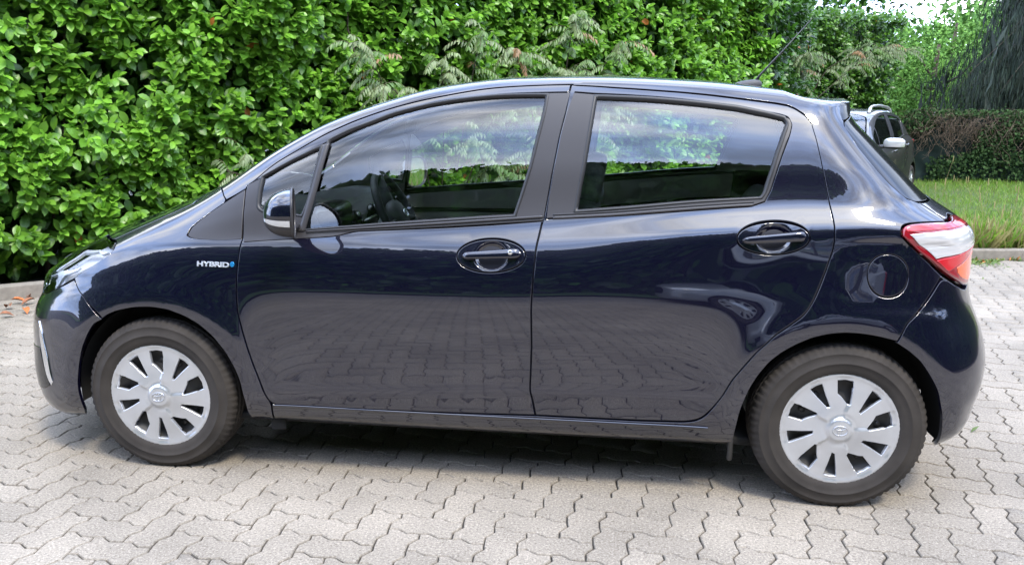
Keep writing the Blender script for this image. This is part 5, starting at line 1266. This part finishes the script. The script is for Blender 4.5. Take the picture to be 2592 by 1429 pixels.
for x_,y_,h_,l_ in ((18,-9,9,'leafy tree at the right end of the car park, mirrored in the rear bumper'),(19,-2,10,'tall leafy tree to the right of the car park, mirrored in the tailgate'),(19,5,9,'leafy tree to the right of the lawn, out of the picture')):
    tree('leafy_tree',(x_,y_,0),h_,3.8,h_*.5,l_,6000,.30,int(140+y_),(.018,.045,.010),(.045,.095,.018),'trees across the car park',cl=60,zlow=.5)
hedge_segment('boundary_hedge',(15.5,14.5),(15.5,-12.5),3.2,'long dark boundary hedge along the right end of the car park','hedge',1100,4500,leaf=.26,seed=53,ca=(.016,.045,.01),cb=(.04,.10,.018),parts=0,leaves=7,dull=True)
# far right background
tree('broadleaf_tree',(12.6,26.5,0),4.5,3.6,2.1,'soft light-green tree in the distance left of the spruce','7' and 13000,.17,201,(.075,.17,.035),(.14,.28,.055),cl=70)
tree('broadleaf_tree',(19.5,29,0),8.5,4.5,3.6,'distant darker green tree low behind the spruce',9000,.28,202,(.03,.08,.02),(.07,.15,.035),cl=70)
tree('broadleaf_tree',(17.0,36,0),6.6,5.2,3.0,'distant hazy green tree closing the gap to the left of the spruce',9000,.34,205,(.09,.19,.05),(.16,.30,.08),cl=70)  # leaf colours paled, distance haze put into them
tree('broadleaf_tree',(24,38,0),9.5,5.5,4.2,'furthest green tree, behind the spruce',7000,.34,206,(.06,.14,.04),(.11,.22,.06),cl=70)
tree('broadleaf_tree',(10.4,21.5,0),3.4,2.6,1.5,'rounded bright green bush between the shrub and the overgrown fence',15000,.10,203,(.07,.16,.03),(.14,.28,.05),cl=60)
tree('broadleaf_tree',(4.6,17.5,0),6.0,3.2,2.6,'leafy tree behind the dark shrub near the aerial tip',9000,.16,204,(.03,.09,.015),(.08,.18,.03),cl=60)
def spruce(loc,h,label,seed):
    rng=np.random.default_rng(seed); e=empty('spruce_tree',loc,label,'tree'); x,y,_=loc
    v,f=tube([(x,y,-.1),(x,y,h*.5),(x,y,h)],[.24,.15,.03],12); mk('trunk',v,f,M['bark'],e)
    V_=[];F_=[];pos=[];dd=[];nn=[];sz=[]
    for b in range(260):
        t=rng.random(); z=1.4+(h-1.6)*t; L_=(4.0*(1-t)+.4)*rng.uniform(.8,1.1); a=rng.uniform(0,2*math.pi); d=np.array([math.cos(a),math.sin(a),.05]); p=np.array([x,y,z]); pts=[p.copy()]; m=9
        for k in range(m):
            p=p+d*L_/m; d[2]-=.16 if k<6 else .02; pts.append(p.copy())
            for s in range(150):
                q=pts[-2]+(pts[-1]-pts[-2])*rng.random(); sd=np.cross(d,[0,0,1.])*rng.normal(0,.50)*(1-.4*k/m); q=q+sd+np.array([rng.normal(0,.08),rng.normal(0,.08),rng.normal(0,.10)-abs(rng.normal(0,.1))])
                drop=np.array([rng.normal(0,.12),rng.normal(0,.12),-1.0])+d*.08; pos.append(q);dd.append(drop);nn.append(rng.normal(0,1,3));sz.append(rng.uniform(.08,.30))
        v,f=tube([tuple(q+rng.normal(0,.03,3)) for q in pts],[.016*(1-.85*i/m) for i in range(m+1)],5); k0=len(V_);V_+=v;F_+=[tuple(c+k0 for c in q) for q in f]
    o=mk('branches',V_,F_,M['bark'],e); o['kind']='stuff'
    kk=rng.integers(0,len(pos),16000); bp=np.array(pos)[kk]+rng.normal(0,.12,(16000,3))+np.array([0,0,-.15]); P,T,_=place(leaf_template(.16,.3,.05,1),bp,np.c_[rng.normal(0,.25,(16000,2)),-np.ones(16000)],rng.normal(0,1,(16000,3)),rng.uniform(.3,.6,16000)); o=fastmesh('inner_needles',P,T,M['needle'],e,cols(16000,5,(.006,.014,.008),(.016,.034,.016),rng)); o['kind']='stuff'
    n=len(pos); P,T,_=place(leaf_template(.075,.3,.05,1),np.array(pos),np.array(dd),np.array(nn),np.array(sz)); o=fastmesh('needles',P,T,M['needle'],e,cols(n,5,(.006,.016,.008),(.018,.040,.017),rng)); o['kind']='stuff'
spruce((11.9,15.9,0),11.0,'dark spruce with long drooping branches hanging in from the top right',301)
# ------------------------------------------------------------------ overgrown fence at the far side of the lawn
def fence():
    rng=np.random.default_rng(77); A=np.array([6.9,12.75]);B=np.array([12.5,12.9]); e=empty('overgrown_fence',(9,12.8,0),'green mesh fence smothered in dead vines and trailing ivy beyond the lawn','fence')
    green=mat('green_screen_mesh',(0.005,0.020,0.016),.8,noise=(8,.3))
    V_=[];F_=[]; nx,nz=60,14
    for i in range(nx+1):
        for k in range(nz+1):
            p=A+(B-A)*i/nx; V_.append((p[0],p[1]+.03*math.sin(i*.7)+.02*math.sin(k*1.3+i),1.18*k/nz))
    for i in range(nx):
        for k in range(nz): a=i*(nz+1)+k; F_.append((a,a+1,a+nz+2,a+nz+1))
    mk('screen_mesh',V_,F_,green,e)
    for i in range(4):
        p=A+(B-A)*(i+.4)/4; v,f=lathe([(0,0),(.024,0),(.024,1.28),(0,1.30)],(p[0],p[1]+.07,0),10,axis='z'); mk('post',v,f,mat('post_grey',(.12,.13,.12),.6),e)
    V_=[];F_=[]
    for i in range(900):
        s=(rng.integers(0,40)+rng.random()**1.5)/40; p=A+(B-A)*s; z=rng.uniform(1.05,1.35); y=p[1]-rng.uniform(.02,.30); x=p[0]; pts=[(x,y,z)]; a=rng.uniform(-1.2,1.2)
        for k in range(int(rng.integers(6,18))):
            x+=math.sin(a)*.045; z+=rng.uniform(-.09,.025); y+=rng.normal(0,.025); a+=rng.normal(0,.7); z=max(z,.05); pts.append((x,y,z))
        v,f=tube(pts,rng.uniform(.0018,.0045),4,cap=False); k0=len(V_);V_+=v;F_+=[tuple(c+k0 for c in q) for q in f]
    o=mk('dead_vines',V_,F_,M['dead'],e); o['kind']='stuff'
    n=15000; s=rng.random(n); z=rng.random(n)**.7*1.35; p=A+(B-A)*s[:,None]; pos=np.c_[p[:,0],p[:,1]-rng.uniform(.02,.28,n),z]
    keep=(vnoise(pos+2,9,2.2)>.50)|(z>1.22); pos=pos[keep]; n=len(pos)
    P,T,_=place(leaf_template(.8,.3,.2,1),pos,rng.normal(0,.6,(n,3))+np.array([0,-.2,-.8]),rng.normal(0,.4,(n,3))+np.array([0,-1,.5]),rng.uniform(.035,.07,n)); o=fastmesh('ivy_leaves',P,T,M['dull_leaf'],e,cols(n,5,(.012,.032,.010),(.055,.10,.035),rng,.0)); o['kind']='stuff'
fence()
# ------------------------------------------------------------------ lawn
def lawn():
    rng=np.random.default_rng(5)
    V_,F_=[(4.9,4.52,.02),(11,5.46,.02),(16,6.2,.02),(16,14,.02),(4.9,16,.02),(5.2,8,.02)],[(0,1,2,3,4,5)]
    g=mk('lawn',V_,F_,mat('lawn_soil',(0.05,0.075,0.02),.95,noise=(6,.35)),smooth=False); g['kind']='structure'
    n=60000; x=rng.uniform(4.95,10.8,n); y=4.55+.155*(x-5)+rng.random(n)**1.35*8.2; ok=(x>4.95+.16*(y-4.4)); x=x[ok];y=y[ok];n=len(x)
    pos=np.c_[x,y,np.full(n,.015)]; hh=vnoise(pos+4,4,.9); sz=rng.uniform(.045,.09,n)*(.6+1.0*hh)*(1+2.6*np.clip((6.6-y)/1.8,0,1)**1.3)
    P,T,_=place(leaf_template(.055,.1,.28,2),pos,np.c_[rng.normal(0,.35,n),rng.normal(0,.35,n),np.ones(n)],rng.normal(0,1,(n,3)),sz,)
    C_=cols(n,8,(.10,.23,.02),(.25,.40,.045),rng)
    dry=(rng.random(n)<np.clip(.12+.5*np.clip((5.7-y)/1.2,0,1),0,.5)); C_=C_.reshape(n,8,4); C_[dry,:,:3]=np.array([.30,.27,.10]); C_=C_.reshape(-1,4)
    o=fastmesh('grass',P,T,M['grass'],None,C_); o['kind']='stuff'
    V_=[];F_=[]; n=0
    for i in range(110):
        x=rng.uniform(5.1,9.5); y=4.6+.155*(x-5)+rng.random()**2.2*5.5
        if x<4.95+.16*(y-4.4): continue
        h=rng.uniform(.25,.60); lx,ly=rng.normal(0,.12,2); pts=[(x,y,0),(x+lx*.3,y+ly*.3,h*.5),(x+lx,y+ly,h)]; v,f=tube(pts,[.002,.0016,.001],4,cap=False); k0=len(V_);V_+=v;F_+=[tuple(c+k0 for c in q) for q in f]
        v,f=superell((x+lx,y+ly,h),(.006,.006,.05),1.0,6,6); k0=len(V_);V_+=v;F_+=[tuple(c+k0 for c in q) for q in f]
    o=mk('seeding_grass',V_,F_,mat('straw_stalk',(.32,.27,.12),.8)); o['kind']='stuff'
    # weeds that creep over the edge of the paving, and moss in the joints
    n=5200; x=rng.uniform(4.6,8.8,n); y=4.42+.155*(x-5)-np.abs(rng.normal(0,.13,n)); keep=vnoise(np.c_[x,y,x*0]+1,6,2.5)>.42; x=x[keep];y=y[keep]
    m=700; mx=rng.uniform(3.1,6.5,m); my=rng.uniform(-.5,4.2,m); keep=vnoise(np.c_[mx,my,mx*0]+1,8,3.0)>.66; x=np.r_[x,mx[keep]]; y=np.r_[y,my[keep]]; n=len(x)
    P,T,_=place(leaf_template(.35,.1,.2,1),np.c_[x,y,np.full(n,.0)],np.c_[rng.normal(0,.8,n),rng.normal(0,.8,n),rng.uniform(.2,.8,n)],np.tile([0,0,1.],(n,1))+rng.normal(0,.3,(n,3)),rng.uniform(.02,.055,n))
    o=fastmesh('weeds',P,T,M['grass'],None,cols(n,5,(.07,.15,.02),(.19,.25,.05),rng,.06)); o['kind']='stuff'
    # grass strip across the car park
    V_,F_=[(-30,-10.5,.06),(-30,-20,.06),(30,-20,.06),(30,-10.5,.06)],[(0,1,2,3)]
    g=mk('verge',V_,F_,mat('verge_grass',(0.045,0.10,0.018),.9,noise=(3,.4),bump=(40,1,.02)),smooth=False); g['kind']='structure'
lawn()
# ------------------------------------------------------------------ dry leaves on the ground at the far left
def dry_leaves():
    rng=np.random.default_rng(12); m_=[mat('dry_leaf_orange',(.42,.13,.035),.7,noise=(40,.3)),mat('dry_leaf_brown',(.24,.10,.05),.8,noise=(40,.3))]
    spots=[(-2.62,1.70),(-2.46,1.71),(-2.24,1.37),(-2.28,1.19),(-2.08,.93),(-2.33,1.61),(-2.48,1.56),(-2.36,1.40),(-2.20,1.52)]
    t=leaf_template(.55,.6,.45,3)
    dl=['orange dry leaf against the kerb at the left edge of the photo','brown dry leaf lying against the kerb, second from the left edge','orange dry leaf in the open between the kerb and the bumper','brown dry leaf at the left edge, second furthest from the kerb','orange dry leaf at the left edge, furthest of all from the kerb','brown dry leaf near the kerb, closest of those to the bumper','orange dry leaf at the left edge just in front of the kerb leaves','brown dry leaf midway along the row leading away from the kerb','orange dry leaf partly tucked behind the front bumper corner']
    for i,(x,y) in enumerate(spots):
        a=rng.uniform(0,6.28); P,T,_=place(t,np.array([[x,y,.012]]),np.array([[math.cos(a),math.sin(a),.15]]),np.array([[rng.normal(0,.25),rng.normal(0,.25),1.]]),np.array([rng.uniform(.065,.10)]))
        P[:,2]+=max(0,.003-P[:,2].min()); o=mk('dry_leaf',P,[tuple(q) for q in T.tolist()],m_[i%2],loc=(x,y,0)); tag(o,dl[i],'leaf','dry leaves on the paving by the kerb')
dry_leaves()

# ------------------------------------------------------------------ other parked cars: same coachwork recipe, other body, rails and trim
def parked(name,origin,heading,label,paint,sc=(1.04,1.0,1.0),rails=True,mirror_mat=None,group=None):
    c,s=math.cos(heading),math.sin(heading)                   # heading = direction of the model's +X (towards its tail)
    def X1(V_):
        V_=np.asarray(V_,float)*np.array(sc); return np.c_[origin[0]+V_[:,0]*c-V_[:,1]*s, origin[1]+V_[:,0]*s+V_[:,1]*c, V_[:,2]]
    def XN(V_,N_):
        return X1(V_),np.c_[N_[:,0]*c-N_[:,1]*s,N_[:,0]*s+N_[:,1]*c,N_[:,2]]
    b=X1(np.array([[1.25,0,0]]))[0]; e=empty(name,(b[0],b[1],0),label,'car',group)
    fgl=[(p[0],p[1]) for p in UV['fglass']]; qgl=UV['qglass']; rgl=UV['rglass']
    ws=[(.0,2.0),(.095,1.75),(.105,1.538),(.3,1.541),(.6,1.547),(.76,1.56),(.84,1.63),(.90,1.8),(.92,2.0)]
    ua=[p for p in UV['farch'] if p[1]>.24];ra=[p for p in UV['rarch'] if p[1]>.24]
    lower=[(UC0,.20),(-.36,.20)]+ua+[(.37,.21),(2.13,.21)]+ra[::-1]+[(2.90,.21),(UC1,.21),(UC1,.93),(2.9,.93),(2.74,.985),(1.5,.985),(.3,.985),(-.10,1.0),(-.6,1.2),(-1.0,1.36),(UC1*0+UC0,1.39)]
    panel('body',body(),lower,paint,e,centre=True,gap=.001,step=.05,dstep=.02,xf=XN,sharp=50)
    upper=[(.05,.990),(1.5,.990),(2.74,.990),(2.79,1.1),(2.755,1.2),(2.74,1.35),(2.76,1.42),(2.85,1.47),(UC1,1.48),(UC1,2.0),(.925,2.0),(.905,1.8),(.845,1.63),(.77,1.55),(.6,1.536),(.3,1.530),(.10,1.527),(.0,1.5),(-.08,1.2)]
    dl=[(.34,1.02),(.335,1.36),(.40,1.405),(.60,1.43),(.9,1.44),(1.4,1.44),(1.9,1.44),(2.2,1.43),(2.31,1.39),(2.27,1.2),(2.22,1.0),(1.6,.998),(.9,.998)]
    panel('upper_body',body(),upper,paint,e,holes=[dl],centre=True,gap=.001,step=.05,dstep=.02,xf=XN,sharp=50)
    panel('window_surround',body(.006),dl,M['rubber'],e,holes=[off(ccw(dens(g,True,.02)),-.002) for g in (fgl,qgl,rgl)],gap=-.003,step=.05,dstep=.02,xf=XN)
    for g in (fgl,qgl,rgl): panel('window_pane',body(.010),g,M['glass'],e,gap=-.006,step=.06,dstep=.02,depth=.003,xf=XN)
    panel('windscreen',body(.003),ws,M['glass'],e,centre=True,gap=.001,step=.06,dstep=.02,depth=.003,xf=XN)
    panel('bonnet',body(),[(UC0,1.40),(-1.0,1.37),(-.60,1.21),(-.10,1.01),(.02,1.505),(.10,1.533),(.09,1.75),(.0,2.0),(-.8,2.0),(UC0,2.0)],paint,e,centre=True,gap=.001,step=.05,dstep=.02,xf=XN,sharp=50)
    panel('rear_window',body(.004),[(2.80,1.425),(2.78,1.199),(2.86,1.015),(3.05,.99),(UC1,.985),(UC1,1.45)],M['black_gloss'],e,centre=True,gap=.001,step=.06,dstep=.02,xf=XN)
    panel('tailgate',body(),[(2.76,.99),(2.95,.985),(UC1,.98),(UC1,.935),(2.9,.935)],paint,e,centre=True,gap=.001,step=.06,dstep=.02,xf=XN,sharp=50)
    panel('headlight',body(-.004),[(-.25,1.0),(-.30,1.3),(-.55,1.45),(-.85,1.35),(-.95,1.0),(-.80,.83),(-.55,.82),(-.35,.87)],M['white_lens'],e,gap=0,step=.05,dstep=.02,xf=XN)
    panel('tail_light',body(-.004),[(2.74,.90),(2.95,.90),(3.1,.90),(3.1,.79),(2.95,.77),(2.82,.80)],M['red'],e,gap=0,step=.05,dstep=.02,xf=XN)
    panel('grille',body(-.004),[(UC0,.45),(UC0,.9),(-1.05,.9),(-.95,.6),(-1.0,.45)],M['black_gloss'],e,centre=True,gap=0,step=.05,dstep=.02,xf=XN)
    lin=[(.12,.985),(.14,1.515),(.3,1.518),(.6,1.525),(.76,1.55),(.84,1.63),(.90,1.8),(.92,2.0),(1.6,2.0),(2.60,2.0),(2.62,1.7),(2.72,1.47),(2.70,1.30),(2.79,.985),(1.5,.985)]
    for us in ((.40,1.42),(1.5,2.3)):
        panel('door_card',body(.05),[(us[0],.30),(us[1],.30),(us[1],.975),(us[0],.975)],M['card_dark'],e,gap=0,step=.15,dstep=.05,xf=XN)
    for u0,hv in ((1.18,.97),(2.02,.98)):                     # door handles
        for s_ in (1,-1):
            P1,n1=SN(np.linspace(u0,u0+.19,7),np.full(7,.875)); P1=P1+n1*.02; P1[0]-=n1[0]*.02; P1[-1]-=n1[-1]*.02
            if s_<0: P1=P1*[1,-1,1]
            v,f=tube(P1.tolist(),.011,8); mk('door_handle',X1(v),f,paint,e)
    if rails:
        for s_ in (1,-1):
            pts=[]
            for i in range(17):
                t=i/16; u_=.98+1.42*t; p,nn=SN(np.array([u_]),np.array([1.56])); p=p[0]; pts.append((p[0],p[1]*s_,p[2]+.065*min(1,math.sin(math.pi*t)*4.2)**.8-.006))
            v,f=tube(pts,[.024]+[.019]*15+[.024],10,flat=1.25); mk('roof_rail',X1(v),f,M['silver_paint'],e)
    for s_ in (-1,1):
        cc=(.42,s_*.93,1.02); v,f=superell((.43,s_*.935,1.03),(.062,.125,.078),.62,24,14)
        up=[q for q in f if sum(v[j][2] for j in q)/4>.99]; lo=[q for q in f if sum(v[j][2] for j in q)/4<=.99]
        me_=empty_part('door_mirror',(.43,s_*.935,1.03),e,None,X1); mk('mirror_cap',X1(v),up,mirror_mat or paint,me_); mk('mirror_shell',X1(v),lo,M['trim'],me_)
        v,f=tube([(.44,s_*.74,.98),(.44,s_*.84,.99)],.03,8,flat=.6); mk('mirror_foot',X1(v),f,M['trim'],me_)
    v,f=join(box(1.3,0,.70,1.9,1.30,.5,.1)); 
    for x_,y_ in ((1.2,-.37),(1.2,.37)):
        se=empty_part('seat',(x_,y_,.4),e,None,X1)
        v,f=superell((x_+.30,y_,.76),(.085,.24,.34),.45,20,12,rot=(0,math.radians(18),0)); mk('backrest',X1(v),f,M['seat'],se)
        v,f=superell((x_,y_,.42),(.27,.24,.1),.45,20,12); mk('cushion',X1(v),f,M['seat'],se)
    v,f=superell((.36,0,.80),(.24,.66,.17),.4,24,12); mk('dashboard',X1(v),f,M['dash_dark'],e)
    v,f=join(box(1.25,0,.22,3.0,1.40,.05,.01)); mk('underbody',X1(v),f,M['under'],e)
    for cx in (0.0,2.51):
        for s_ in (-1,1):
            Vl=[];Fl=[];n=24
            for i in range(n+1):
                a=math.radians(-9+198*i/n)
                for y,r in ((.80,.352),(.56,.352)): Vl.append((cx+r*math.cos(a),s_*y,.292+r*math.sin(a)))
            for i in range(n): Fl.append((i*2,i*2+1,i*2+3,i*2+2))
            k0=len(Vl); Vl+= [(cx+.352*math.cos(math.radians(-9+198*i/n)),s_*.56,.292+.352*math.sin(math.radians(-9+198*i/n))) for i in range(n+1)]+[(cx,s_*.56,.25)]
            Fl+=[(k0+i,k0+i+1,len(Vl)-1) for i in range(n)]
            mk('arch_liner',X1(Vl),Fl,M['under'],e); wheel(e,'wheel',cx,s_*.745,.293,s_,.3,xf=X1,detail=False)
    return e
parked('grey_estate_car',(4.14,7.66),math.atan2(.891,.454),'grey car with silver roof rails and white mirror, half hidden behind the hatchback',M['grey_paint'],(1.06,1.03,.90),True,M['silver_paint'])
parked('silver_parked_car',(3.4,-9.5),math.radians(-6),'silver car parked across the car park, mirrored in the rear door',M['dull_silver'],(1.05,1.03,1.0),False)
